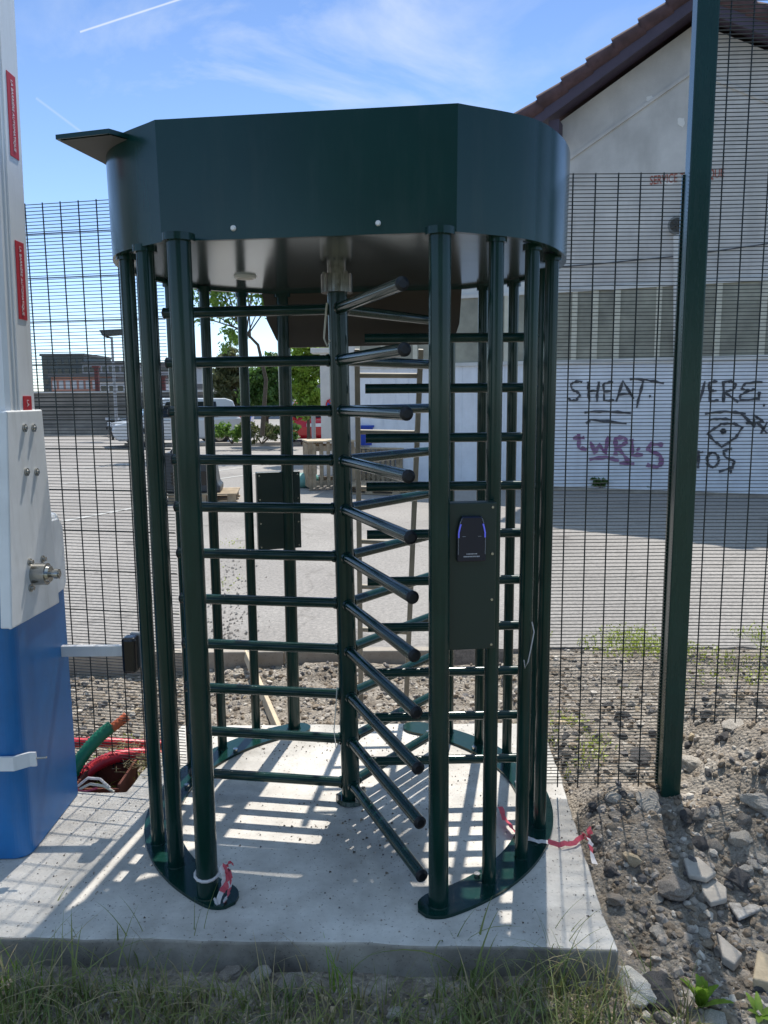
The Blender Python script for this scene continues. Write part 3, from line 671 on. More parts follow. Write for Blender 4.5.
# verge line (top of tiles): passes through E with that slope; ridge at sR
zRid=zE+slope*(sR-sE); sE2=2*sR-sE
tile_h=.30; fas_h=.30
def vz(s): return zE+slope*((s-sE) if s<sR else (sE2-s))
DEP=-WN*13
sRR=2*sR-sL
s345=ws(346,480)[0]
b=MB()
poly=[wq(sL,-.1),wq(sRR,-.1),wq(sRR,vz(sRR)-tile_h-.1),wq(sR,zRid-tile_h-.12),wq(sL,vz(sL)-tile_h-.1)]
b.prism(poly,DEP); b.build('gable_wall',PLAST,wh)
b=MB(); b.prism([wq(s345,-.1,-.02),wq(sL,-.1,-.02),wq(sL,4.25,-.02),wq(s345,4.25,-.02)],DEP*.8); b.build('annex_wall',TRIMC,wh)
OV=.45
for sg in (-1,1):
    s0 = sE if sg<0 else sE2; s1=sR
    b=MB(); 
    b.prism([wq(s0,zE-.12,OV-.04),wq(s1,zRid-.12,OV-.04),wq(s1,zRid-.28,OV-.04),wq(s0,zE-.28,OV-.04)],DEP-WN*1.5); rf=b.build('roof',TILE,wh)
    b=MB(); b.prism([wq(s0,zE-.20,OV),wq(s1,zRid-.20,OV),wq(s1,zRid-.40,OV),wq(s0,zE-.40,OV)],-WN*.035); b.build('fascia_board',FASC,rf)
    b=MB(); b.prism([wq(s0,zE-.285,OV-.04),wq(s1,zRid-.285,OV-.04),wq(s1,zRid-.32,OV-.04),wq(s0,zE-.32,OV-.04)],-WN*(OV)); b.build('soffit',FASC,rf)
    # verge tiles: overlapping stepped half-round tiles
    L=hypot(s1-s0,zRid-zE); nT=max(4,int(L/.42)); b=MB()
    for k in range(nT):
        ta=k/nT; tb=(k+1.12)/nT
        A=wq(s0+(s1-s0)*ta,zE+(zRid-zE)*ta+.0,OV-.05); B=wq(s0+(s1-s0)*tb,zE+(zRid-zE)*tb-.05,OV-.05)
        for j in range(9): b.cyl(A-WN*(.26*j)*1.0+Vector((0,0,-.09)),B-WN*(.26*j)+Vector((0,0,-.09)),.135,.115,10)
    b.build('roof_tiles',TILE,rf)
b=MB(); b.cyl(wq(sR,zRid+.02,OV+.02),wq(sR,zRid+.02,-8),.17,.17,12); b.build('ridge_tiles',TILE,wh)
# rafter end under the left eave
b=MB(); p=wp(553,134); b.prism([p+Vector((0,0,-.12))+WN*.05,p+WU*.16+Vector((0,0,-.18))+WN*.05,p+WU*.16+Vector((0,0,.1))+WN*.05,p+Vector((0,0,.1))+WN*.05],WN*.3); b.build('rafter_end',FASC,wh)
# raised render line parallel to the verge
b=MB()
for sg in (0,1):
    s0=sL if sg==0 else sRR
    b.prism([wq(s0,vz(s0)-1.05,.03),wq(sR,zRid-1.05,.03),wq(sR,zRid-1.10,.03),wq(s0,vz(s0)-1.10,.03)],-WN*.05)
b.build('render_moulding',PLAST,wh)
# filler patches
rr=random.Random(5)
for (x,y,rw,rh) in ((650,99,4.5,3.5),(681,122,4.2,5),(669,182,6,3),(556,170,1,3)):
    c0=wp(x,y,.012); a_=[]
    for k in range(16):
        t_=2*pi*k/16; q=wp(x+rw*cos(t_)*rr.uniform(.75,1.15),y+rh*sin(t_)*rr.uniform(.75,1.15),.006); a_.append(q)
    b=MB(); b.prism(a_,-WN*.02); b.build('filler_patch',PATCH,wh)
# service lettering
e1=wp(650,181); e2=wp(724,173)
s1,_=ws(650,181); s2,_=ws(724,173); zc=(e1.z+e2.z)/2
M=frame(wq((s1+s2)/2,zc,.006),WU,(0,0,1))
text_mesh('wall_lettering','SERVICE TECHNIQUE',.18,GRAFR,M,wh,.001,width=(s2-s1),bold=.002)
# round vent with a pipe
p=wp(677,226,.0); b=MB(); b.cyl(p,p+WN*.1,.13,.13,24); b.mi=1; b.cyl(p+WN*.1,p+WN*.104,.10,.10,20)
for k in range(5):
    a=k*pi*2/5; b.cyl(p+WN*.11,p+WN*.11+WU*(.09*cos(a))+Vector((0,0,.09*sin(a))),.014,.014,6)
b.build('wall_fan',[mat('grey_metal',(.2,.2,.19),.5,metal=.4),mat('dark_grille',(.05,.05,.045),.6)],wh)
b=MB(); b.cyl(wp(677,236,.07),wp(677,360,.07),.05,.05,12); b.build('down_pipe',TRIMC,wh)
# cables along the wall
b=MB()
pts=[wp(562,267,.03),wp(600,264,.03),wp(640,260,.03),wp(683,256,.03),wp(768,244,.03)]
b.tube(pts,.009,6); b.build('wall_cable',GRAFK,wh)
# window band, from the annex left end to the right
zt=(wp(561,294.5).z+wp(768,279).z)/2; zb_=(wp(561,362).z+wp(768,353).z)/2
zbase=0.05
sEnd=ws(768,400)[0]+4
sB0=s345+.25
b=MB(); b.prism([wq(sB0,zb_,.01),wq(sEnd,zb_,.01),wq(sEnd,zt,.01),wq(sB0,zt,.01)],-WN*.05); win=b.build('window_band',POLY,wh)
s=sB0; k=0; 
pat=[.5,.62,.33,.34,.62,.36]
b=MB()
while s<sEnd:
    b.prism([wq(s,zb_,.035),wq(s+.085,zb_,.035),wq(s+.085,zt,.035),wq(s,zt,.035)],-WN*.03); s+=pat[k%6]; k+=1
b.build('glazing_bars',POLYL,win)
b=MB()
b.prism([wq(sB0,zt,.05),wq(sEnd,zt,.05),wq(sEnd,zt+.06,.05),wq(sB0,zt+.06,.05)],-WN*.06)
b.prism([wq(sB0,zb_-.06,.06),wq(sEnd,zb_-.06,.06),wq(sEnd,zb_,.06),wq(sB0,zb_,.06)],-WN*.06)
b.build('window_frame',TRIMC,win)
b=MB(); b.prism([wq(sB0,zbase,.012),wq(sEnd,zbase,.012),wq(sEnd,zb_-.06,.012),wq(sB0,zb_-.06,.012)],-WN*.03)
s=sB0
while s<sEnd:
    b.prism([wq(s,zbase,.02),wq(s+.03,zbase,.02),wq(s+.03,zb_-.07,.02),wq(s,zb_-.07,.02)],-WN*.008); s+=.25
cp=b.build('white_panels',CORR,wh)
b=MB(); b.prism([wq(s345,-.1,.07),wq(sEnd,-.1,.07),wq(sEnd,.06,.07),wq(s345,.06,.07)],-WN*.09); b.build('plinth',KERBC,wh)
# graffiti
def gz_(pts):
    fine=[]
    for i in range(len(pts)-1):
        for k in range(4): t=k/4; fine.append((pts[i][0]+(pts[i+1][0]-pts[i][0])*t+1.2*sin(i*3+k),pts[i][1]+(pts[i+1][1]-pts[i][1])*t+1.2*cos(i*5+k*2)))
    fine.append(pts[-1]); return [wp(548+x/3.49,250+y/3.49,.026) for x,y in fine]
def circ(x,y,r,n=14,ry=None): return [(x+r*cos(2*pi*i/n),y+(ry or r)*sin(2*pi*i/n)) for i in range(n+1)]
K=[[(120,460),(98,458),(80,470),(84,486),(104,496),(112,508),(100,524),(82,526),(72,516)],[(140,458),(142,490),(146,530)],[(140,493),(178,490)],[(178,458),(174,490),(172,530)],
[(228,460),(200,464),(194,470),(196,526),(232,524)],[(196,495),(220,492)],[(238,528),(262,455),(300,520)],[(244,505),(290,500)],[(286,450),(340,452),(405,466)],[(332,455),(322,500),(310,552)],[(353,508),(357,514)],
[(128,566),(200,562),(290,570)],[(133,604),(150,592),(275,606)],
[(500,470),(512,515),(528,530),(548,458)],[(592,458),(566,462),(562,470),(565,528),(596,524)],[(563,493),(588,490)],[(612,530),(612,460),(640,458),(656,472),(645,488),(614,495),(665,530)],
[(748,460),(690,464),(675,484),(700,492),(722,486)],[(700,492),(672,505),(670,524),(736,520),(738,494)],[(750,540),(755,545)],[(548,571),(620,562),(690,572)],[(562,592),(600,588),(642,592)],
[(556,640),(605,606),(650,606),(678,620),(655,655),(605,686),(575,660),(556,640)],circ(612,632,6),[(672,570),(722,618),(718,576),(752,600),(690,604)],[(728,600),(765,640)],[(742,640),(765,600)],
[(508,706),(542,704)],[(525,706),(524,762)],circ(575,732,20,14,26),[(642,692),(612,700),(618,722),(650,738),(645,758),(596,772)],[(632,760),(640,780)]]
b=MB()
for pl in K: b.ribbon(gz_(pl),.036,WN)
b.build('graffiti',GRAFK,cp,label='black sprayed capital letters and scribbles')
K=[[(88,656),(128,654)],[(108,640),(108,690),(136,696)],[(148,668),(163,708),(180,680),(200,710),(214,650)],[(236,716),(236,656),(268,654),(274,672),(244,690),(285,742)],[(292,658),(294,716),(332,714)],[(312,690),(316,700)],[(402,680),(362,676),(348,695),(392,718),(400,740),(380,758),(345,748)],[(145,730),(205,722),(248,736)],[(250,742),(302,746)]]
b=MB()
for pl in K: b.ribbon(gz_(pl),.06,WN)
b.build('graffiti',GRAFP,cp,label='purple sprayed letters')

# ------------------------------------------------------------------ vegetation
def leaf(b,p,s,rr):
    a=Vector((rr.gauss(0,1),rr.gauss(0,1),rr.gauss(0,.8))).normalized(); c_=a.orthogonal().normalized(); q=rr.uniform(0,6.28)
    d=a.cross(c_); t_=(c_*cos(q)+d*sin(q)); w=a.cross(t_)
    b.add([p-t_*s,p+w*s*.45,p+t_*s,p-w*s*.45],[(0,1,2,3)])
def crown(blobs,n,s,seed,fill=.5):
    rr=random.Random(seed); b=MB(); tot=sum(r*r for *_,r in blobs)
    for (x,y,z,r) in blobs:
        k=int(n*r*r/tot); cl=[]
        for _ in range(max(4,int(k/22))):
            v=Vector((rr.gauss(0,1),rr.gauss(0,1),rr.gauss(0,1))).normalized()*r*rr.uniform(fill,1.05)
            cl.append(Vector((x,y,z))+Vector((v.x,v.y,v.z*.85)))
        for _ in range(k):
            c_=rr.choice(cl); leaf(b,c_+Vector((rr.gauss(0,1),rr.gauss(0,1),rr.gauss(0,.8)))*r*.16,s*rr.uniform(.6,1.3),rr)
    return b
def tree(label,base,trunk,blobs,n,s,m,seed,name='leafy_tree',r0=.14,group=None,fill=.5):
    t=thing(name,label,'tree',base,group)
    b=MB(); rr=random.Random(seed+50); pts=[Vector(p) for p in trunk]
    b.tube(pts,[r0*(1-.6*i/(len(pts)-1)) for i in range(len(pts))],9)
    for (x,y,z,r) in blobs:
        st_=pts[-1].lerp(pts[max(0,len(pts)-2)],rr.uniform(0,.7)); e=Vector((x,y,z)); mid=st_.lerp(e,.5)+Vector((rr.uniform(-.2,.2),rr.uniform(-.2,.2),rr.uniform(0,.3)))
        b.tube([st_,mid,e],[r0*.35,r0*.22,r0*.07],6)
    b.build('trunk',BARK,t)
    crown(blobs,n,s,seed,fill).build('crown',m,t); return t
# light sparse tree over the car park (left of centre)
def B(x,y,Y,rpx): 
    p=gy(x,y,Y); return (p.x,p.y,p.z,rpx*Y/FPX)
bs=gz(262,436); Yt=22
tree('tall sparse light green tree seen through the left turnstile bars',(gy(262,430,Yt).x,Yt,0),[gy(262,436,Yt)*1.0,gy(266,380,Yt),gy(258,345,Yt),gy(236,322,Yt)],
     [B(215,300,Yt,30),B(245,270,Yt,32),B(200,262,Yt,24),B(270,300,Yt,22),B(232,335,Yt,17),B(176,325,Yt,14),B(180,285,Yt,14),B(262,240,Yt,30),B(300,270,Yt,26),B(165,240,Yt,20),B(210,215,Yt,30)],7500,.07,LEAFM[0],3,fill=.25,r0=.07)
tree('dull brownish green drooping tree behind the blue car',(gy(232,425,30).x,30,0),[gy(231,430,30),gy(230,390,30),gy(229,372,30)],
     [B(230,362,30,14),B(222,380,30,12),B(238,380,30,12),B(228,398,30,13),B(240,402,30,11),B(216,402,30,10)],6500,.10,LEAFM[2],5)
tree('dense mid green tree between the two rear left turnstile posts',(gy(265,430,26).x,26,0),[gy(265,434,26),gy(265,400,26),gy(264,380,26)],
     [B(262,380,26,16),B(275,366,26,14),B(252,396,26,13),B(272,400,26,16),B(285,392,26,12)],7500,.08,LEAFM[1],8)
tree('bright yellow green leafy tree beside the white pillar',(gy(308,440,19).x,19,0),[gy(309,450,19),gy(308,405,19),gy(308,380,19)],
     [B(305,350,19,16),B(312,372,19,15),B(300,385,19,14),B(313,398,19,13),B(292,366,19,12),B(320,350,19,13),B(305,408,19,12)],7500,.06,LEAFM[3],12,r0=.05)
def bush(label,cx,y,Y,w,h,m,seed,n=900,name='shrub',s=.07):
    t=thing(name,label,'bush',tuple(gy(cx,y,Y)))
    blobs=[]; rr=random.Random(seed)
    for k in range(6):
        blobs.append(B(cx+rr.uniform(-.42,.42)*w,y-h*rr.uniform(.3,.65),Y,h*.38))
    crown(blobs,n,s,seed,.2).build('foliage',m,t)
    b=MB(); base=gy(cx,y,Y)
    for k in range(5): b.tube([base,Vector(blobs[k][:3])],[.02,.008],5)
    b.build('stem',BARK,t)
bush('low green shrub at the kerb below the blue car',232,444,24,34,24,LEAFM[0],21)
bush('dark twiggy shrub at the kerb between rear turnstile posts',262,444,24,30,28,LEAFM[2],22)
bush('green shrub at the kerb left of the red car',285,443,24,20,24,LEAFM[1],23,600)
bush('round hedge bush far behind the white car',168,408,45,30,16,LEAFM[0],24,700,s=.14)
bush('small dark weed clump at the foot of the white panels, under the purple letters',600,487,12.75,14,9,LEAFM[1],25,300,'wall_weed',.04)
bush('small dark weed clump at the foot of the white panels, near the tall post',653,490,12.55,12,8,LEAFM[1],26,250,'wall_weed',.04)

# unseen trees added behind the viewpoint to darken reflections in the glossy paint
for k,(x,y,h) in enumerate(((-3.6,-13.,8.6),(.6,-14.,9.2),(4.6,-13.2,8.4))):
    rr_=random.Random(k); bl=[(x+rr_.uniform(-1.6,1.6),y+rr_.uniform(-1,1),rr_.uniform(1.4,h-1.2),rr_.uniform(1.2,1.8)) for _ in range(11)]
    tree(('left','middle','right')[k]+' unseen tree added behind the viewpoint to darken paint reflections',(x,y,-.3),[(x,y,-.3),(x+.1,y,2),(x,y,4.5)],bl,2600,.22,mat('unseen_blocker_leaf',(.04,.08,.02),.6,var=.4,vscale=3),60+k,group='unseen trees added to darken reflections')
# ------------------------------------------------------------------ things in the yard
# pillar with sign
Yp=16.; A=gy(322,470,Yp); B_=gy(341,470,Yp); zt_=gy(330,348,Yp).z
pl=thing('gate_pillar','white rendered pillar standing behind the wooden crate','pillar',(A.x,Yp,0))
b=MB(); b.box((A.x,Yp,0),(B_.x+.06,Yp+.4,zt_-.1)); b.build('shaft',TRIMC,pl)
b=MB(); b.box((A.x-.18,Yp-.06,zt_-.1),(B_.x+.12,Yp+.46,zt_)); bevel(b.build('cap',TRIMC,pl),.01)
sp=gy(332,405,Yp-.06); sg=thing('parking_sign','round blue no parking sign with red rim on the white pillar','sign',tuple(sp))
b=MB(); b.cyl(sp,sp+Vector((0,.02,0)),.13,.13,28); b.build('rim',mat('sign_red',(.5,.02,.02),.4),sg)
b=MB(); b.cyl(sp-Vector((0,.004,0)),sp,.10,.10,28); b.build('face',mat('sign_blue',(.02,.08,.42),.4),sg)
b=MB(); d=Vector((.7,0,-.7)); q=sp-Vector((0,.007,0)); b.ribbon([q-d*.14,q+d*.14],.03,(0,-1,0)); b.build('diagonal_bar',MATS['sign_red'],sg)
# grey bollard post
p=gy(314,448,18); b=MB(); b.cyl((p.x,18,0),(p.x,18,gy(314,415,18).z),.05,.05,14); b.cyl((p.x,18,gy(314,415,18).z),(p.x,18,gy(314,415,18).z+.03),.06,.02,14)
tag(b.build('metal_post',mat('galvanised',(.3,.31,.32),.5,metal=.3)),'plain grey metal post standing beside the red car','post')
# crates
def crate(label,x,y,w,d,h,base,rz,slats=6):
    t=thing('wooden_crate',label,'crate',(x,y,base),None,rz)
    for sx,sy in ((-1,-1),(1,-1),(1,1),(-1,1)):
        b=MB(); b.box((sx*w/2-.03,sy*d/2-.03,0),(sx*w/2+.03,sy*d/2+.03,h)); b.build('corner_post',WOODC,t,local=True)
    for face in range(4):
        b=MB(); L=(w if face%2==0 else d); off=(d if face%2==0 else w)/2+.035; R_=Matrix.Rotation(face*pi/2,4,'Z')
        for k in range(slats):
            xx=-L/2+.02+k*(L-.04-.06)/(slats-1); b.box((xx,-off-.012,.05),(xx+.06,-off+.006,h-.02),R_)
        b.box((-L/2,-off+.008,.08),(L/2,-off+.028,.17),R_); b.box((-L/2,-off+.008,h-.15),(L/2,-off+.028,h-.06),R_)
        b.build('slat_side',WOODC,t,local=True)
    b=MB(); 
    for k in range(5): b.box((-w/2-.05,-d/2-.05+k*(d+.1)/5,h),(w/2+.05,-d/2-.05+(k+.85)*(d+.1)/5,h+.025))
    b.build('lid',WOODL,t,local=True)
p=gz(325,488); crate('slatted wooden crate with a plank lid in front of the white pillar',p.x+.07,p.y,.72,.6,gy(325,440,p.y).z-.02,0,.25)
p=gz(383,482); crate('wide slatted wooden crate against the white panels below the blue bin',p.x,p.y,.85,.5,gy(383,448,p.y).z,.0,-.3,9)
b=MB(); q=Vector((p.x-.33,p.y,gy(366,445,p.y).z)); b.prism([(q.x-.14,q.y-.12,q.z),(q.x+.14,q.y-.12,q.z),(q.x+.14,q.y+.12,q.z),(q.x-.14,q.y+.12,q.z)],(0,0,.02))
vs=[];
for z,k in ((q.z+.02,1.),(q.z+.36,1.18)):
    for sx,sy in ((-1,-1),(1,-1),(1,1),(-1,1)): vs.append((q.x+sx*.13*k,q.y+sy*.12*k,z))
b.add(vs,[(i,(i+1)%4,4+(i+1)%4,4+i) for i in range(4)]+[(4,5,6,7)]); b.box((q.x-.175,q.y-.165,q.z+.33),(q.x+.175,q.y-.15,q.z+.37))
tag(b.build('plastic_bin',mat('blue_bin',(.01,.06,.4),.4)),'blue plastic bin standing on the wide wooden crate','bin')
def pallet(label,x,y,rz,w=1.1,d=.8):
    t=thing('wooden_pallet',label,'pallet',(x,y,0.005),None,rz)
    b=MB()
    for k in range(6): b.box((-w/2,-d/2+k*d/6,.118),(w/2,-d/2+(k+.8)*d/6,.14))
    b.build('top_boards',WOODC,t,local=True)
    b=MB()
    for sx in (-.42,0,.42):
        for sy in (-.42,0,.42): b.box((sx*w-.06,sy*d-.05,.02),(sx*w+.06,sy*d+.05,.117))
    b.build('blocks',WOODC,t,local=True)
    b=MB()
    for sy in (-.42,0,.42): b.box((-w/2,sy*d-.05,0),(w/2,sy*d+.05,.019))
    b.build('bottom_boards',WOODC,t,local=True)
p=gz(376,492); pallet('grey wooden pallet lying flat before the wide crate',p.x,p.y,-.3)
p=gz(205,500); pallet('weathered pallet carrying the dark grey machine housing',p.x,p.y,.12,1.05,.85)
# dark machine housing on the pallet
t=thing('machine_housing','dark grey moulded plastic tub with rounded top standing on a pallet','machine',(p.x-.16,p.y,.147),None,.12)
prof=[(x*1.25,z) for x,z in [(-.36,0),(.34,0),(.345,.10),(.31,.13),(.28,.40),(.25,.50),(.16,.53),(-.1,.53),(-.17,.62),(-.30,.62),(-.36,.5)]]
b=MB(); b.prism([(x,-.3,z) for x,z in prof],(0,.6,0)); bevel(b.build('body',mat('dark_grey_plastic',(.03,.036,.042),.45,var=.2,vscale=4),t,local=True),.03,3)
b=MB(); b.box((-.30,-.307,.12),(.22,-.3,.33)); b.build('side_recess',BLACKP,t,local=True)
b=MB(); b.tube([(-.30,-.25,.62),(-.24,-.25,.70),(-.2,.0,.72),(-.24,.25,.70),(-.30,.25,.62)],.015,8); b.build('handle',BLACKP,t,local=True)
# teal sack
p=gz(304,487); b=MB()
g_=[];n1,n2=14,8
for j in range(n2+1):
    ph=-pi/2+pi*j/n2
    for i in range(n1):
        th=2*pi*i/n1; r_=cos(ph)**.6 if cos(ph)>0 else 0
        g_.append((p.x+.26*r_*cos(th)*(1+.12*sin(3*th)),p.y+.22*r_*sin(th),.12+.13*sin(ph)+.02*sin(5*th)*r_))
b.add(g_,[(j*n1+i,j*n1+(i+1)%n1,(j+1)*n1+(i+1)%n1,(j+1)*n1+i) for j in range(n2) for i in range(n1)],True)
tag(b.build('refuse_sack',mat('teal_sack',(.12,.3,.27),.5)),'crumpled pale teal sack on the ground beside the wooden crate','sack')

def car(label,base,rz,L,H,W,col,suv=True,group=None,name='parked_car'):
    t=thing(name,label,'car',tuple(base),group,rz)
    paint=mat('car_paint_'+'%02d%02d%02d'%tuple(int(c*99) for c in col),col,.25,coat=.6)
    zb=.22; belt=H*.58; w2=W/2
    low=[(-L/2+.05,zb+.1),(-L/2,.55),(-L/2+.04,belt*.82),(-L/2+.95,belt-.02),(L/2-.06,belt),(L/2,.6),(L/2-.05,zb+.1),(L/2-.2,zb),(-L/2+.2,zb)]
    b=MB(); b.prism([(x,-w2,z) for x,z in low],(0,W,0)); body=bevel(b.build('body',paint,t,local=True),.07,3)
    # greenhouse: narrower at the roof
    fr=[(-L/2+.9,belt-.03),(-L/2+1.55,H-.05),(-L/2+1.75,H),(L/2-.55,H-.02),(L/2-.3,H-.10),(L/2-.1,belt-.03)]
    n=len(fr); vs=[(x,-(w2-.04 if z<belt else w2-.2),z) for x,z in fr]+[(x,(w2-.04 if z<belt else w2-.2),z) for x,z in fr]
    b=MB(); b.add(vs,[tuple(range(n)),tuple(range(n,2*n))[::-1]]+[(i,i+n,(i+1)%n+n,(i+1)%n) for i in range(n)]); bevel(b.build('cabin',paint,t,local=True),.05,3)
    for sy in (-1,1):
        for x0,x1 in ((-L/2+1.45,-.1),(0.02,L/2-.85)):
            b=MB(); zl,zh=belt+.03,H-.13
            def yy(z): return sy*((w2-.04)+( -.16)*(z-belt)/(H-belt)+.012)
            b.add([(x0+(0.0),yy(zl),zl),(x1,yy(zl),zl),(x1-.05,yy(zh),zh),(x0+.32,yy(zh),zh)],[(0,1,2,3)]); b.build('side_window',GLASS,t,local=True)
    def slab4(pts,m,nm): b=MB(); b.add(pts,[(0,1,2,3)]); b.build(nm,m,t,local=True)
    def onf(f,a,bb,o): return (a[0]+(bb[0]-a[0])*f+o[0],a[1]+(bb[1]-a[1])*f+o[1])
    for a,bb,o,nm in ((fr[0],fr[1],(-.02,.02),'windscreen'),(fr[5],fr[4],(.02,.01),'rear_window')):
        l0=onf(.12,a,bb,o); l1=onf(.93,a,bb,o)
        slab4([(l0[0],-w2+.14,l0[1]),(l0[0],w2-.14,l0[1]),(l1[0],w2-.24,l1[1]),(l1[0],-w2+.24,l1[1])],GLASS,nm)
    for sx in (-L/2+.85,L/2-.85):
        for sy in (-1,1):
            b=MB(); b.cyl((sx,sy*(w2-.2),.33),(sx,sy*(w2+.02),.33),.33,.33,22); wl=b.build('wheel',RUBBER,t,local=True)
            b=MB(); b.cyl((sx,sy*(w2+.02),.33),(sx,sy*(w2+.03),.33),.2,.18,16); b.build('rim',STEEL,wl,local=True)
    for sy in (-1,1):
        b=MB(); b.box((-L/2-.01,sy*(w2-.2)-.16,.66),(-L/2+.1,sy*(w2-.2)+.16,.8)); b.build('headlight',mat('lamp_glass',(.6,.62,.65),.1),t,local=True)
        b=MB(); b.box((L/2-.1,sy*(w2-.14)-.09,.7),(L/2+.005,sy*(w2-.14)+.09,.95)); b.build('tail_light',mat('tail_red',(.4,.01,.01),.3),t,local=True)
    b=MB(); b.box((-L/2-.015,-w2+.35,.42),(-L/2+.06,w2-.35,.68)); b.build('grille',BLACKP,t,local=True)
    b=MB(); b.box((L/2-.04,-.26,.62),(L/2+.015,.26,.73)); b.build('number_plate',WHITET,t,local=True)
    b=MB(); b.box((-L/2-.02,-w2+.1,.27),(-L/2+.05,w2-.1,.40)); b.build('bumper',BLACKP,t,local=True)
    return t
p=gz(163,446); car('white car parked facing left beyond the left turnstile posts',(p.x+.3,p.y+.6,0),radians(24),4.3,1.6,1.8,(.62,.64,.66))
p=gz(121,437); car('dark grey car partly hidden behind the white car',(p.x+1.2,p.y+1.8,0),radians(35),4.3,1.55,1.8,(.035,.05,.06))
p=gz(222,430); car('blue car parked far behind the kerbside shrub',(p.x-.8,p.y+1.5,0),radians(4),4.2,1.45,1.75,(.012,.06,.4))
p=gz(308,446); car('red car parked with its back to the camera beyond the white pillar',(p.x,p.y+2.2,0),radians(-84),4.1,1.5,1.75,(.55,.015,.025))

# slatted wall of the yard with lighter top
Yw=35.5; A=gy(34,432,Yw); Bx=gy(215,432,Yw)
sw=thing('slatted_wall','long weathered grey boarded wall across the car park at left','wall',(A.x,Yw,0))
SL=mat('grey_boards',(.22,.20,.17),.8,var=.3,vscale=.8)
b=MB(); zt_=gy(60,393,Yw).z
k=0; z=0.3
while z<zt_:
    b.box((A.x-8,Yw-.02*(k%2),z),(Bx.x,Yw+.1,min(z+.17,zt_))); z+=.2; k+=1
b.build('boards',SL,sw)
b=MB(); b.box((A.x-8,Yw+.1,0),(Bx.x,Yw+.25,zt_)); b.build('backing',mat('dark_backing',(.08,.075,.07),.9),sw)
b=MB(); b.box((A.x-8,Yw-.1,0),(Bx.x,Yw-.04,.3)); b.build('footing',KERBC,sw)
b=MB(); b.box((A.x-8,Yw-.1,zt_),(Bx.x,Yw+.3,zt_+.08)); b.build('coping',TRIMC,sw)
# kerb island by bushes
b=MB(); p=gz(215,446); q=gz(300,446); b.box((p.x-3,p.y-.1,0),(q.x,p.y+.1,.12)); bevel(b.build('kerb_island',KERBC),.02); bpy.data.objects['kerb_island']['kind']='structure'
def building(label,x0,x1,yt,Y,m,rows,cols,ybot=394,wm=None,h0=0,depth=12):
    A=gy(x0,ybot,Y); Bv=gy(x1,ybot,Y); zt=gy((x0+x1)/2,yt,Y).z
    t=thing('distant_building',label,'building',(A.x,Y,0))
    b=MB(); b.box((A.x,Y,-.3),(Bv.x,Y+depth,zt)); b.build('wall',m,t)
    b=MB(); b.box((A.x-.2,Y-.2,zt),(Bv.x+.2,Y+depth,zt+.35)); b.build('roof',mat('roof_grey',(.12,.12,.12),.8),t)
    W=Bv.x-A.x; H=zt-h0
    for r in range(rows):
        for c in range(cols):
            b=MB(); xa=A.x+W*(c+.18)/cols; xb=A.x+W*(c+.82)/cols; za=h0+H*(r+.25)/rows; zc=h0+H*(r+.78)/rows
            b.box((xa,Y-.05,za),(xb,Y+.02,zc)); b.build('window',wm or GLASS,t)
    return t
DG=mat('dark_cladding',(.075,.09,.09),.6,var=.2,vscale=.3); LG=mat('light_cladding',(.28,.29,.31),.6,var=.15,vscale=.3); OR=mat('terracotta_cladding',(.42,.2,.14),.7,var=.2,vscale=.4); WHB=mat('pale_cladding',(.5,.5,.5),.7,var=.1,vscale=.4)
building('dark grey modern block, tallest on the skyline at left',44,86,356,120,DG,4,6,h0=2)
building('lighter grey flat roofed block right of the dark block',84,128,364,115,LG,3,7,h0=2)
building('low terracotta banded hall in front of the grey blocks',52,112,377,80,OR,1,9,wm=WHB,h0=2.2)
building('low white hall beside the red pylon',100,150,382,75,WHB,1,6,h0=1.6)
building('grey office block seen between the left turnstile posts',150,182,366,100,LG,4,3,h0=2)
building('low grey flat roofed building behind the drooping tree',196,330,388,60,LG,1,9,h0=1.2)
for x,yt,lb,Y in ((98,368,'thin rust red pylon rising behind the boarded wall',38),(164,378,'rust red pylon seen just right of the left turnstile posts',38)):
    p=gy(x,394,Y); z1=gy(x,yt,Y).z; b=MB(); b.box((p.x-.09,Y-.09,0),(p.x+.09,Y+.09,z1)); b.box((p.x-.16,Y-.14,z1),(p.x+.16,Y+.14,z1+.1)); b.box((p.x-.25,Y-.2,0),(p.x+.25,Y+.2,.3))
    tag(b.build('steel_pylon',mat('rust_red',(.13,.035,.03),.7)),lb,'pylon')
# street lamp
Yl=31; p=gy(117,430,Yl); z1=gy(115,333,Yl).z
t=thing('street_lamp','slim grey street lamp with wide flat head above the car park','lamp',(p.x,Yl,0))
b=MB(); b.cyl((p.x,Yl,0),(p.x,Yl,z1-.15),.07,.045,12); b.build('pole',MATS['galvanised'],t)
l0=gy(101,330,Yl).x; l1=gy(128,330,Yl).x
b=MB(); b.prism([(l0,Yl-.22,z1+.1),(l0+.12,Yl-.22,z1-.12),(l1,Yl-.22,z1-.05),(l1,Yl-.22,z1+.14)],(0,.44,0)); b.tube([(p.x,Yl,z1-.2),(p.x-.3,Yl,z1-.1)],.035,6); b.build('lamp_head',mat('lamp_dark',(.05,.055,.05),.5),t)

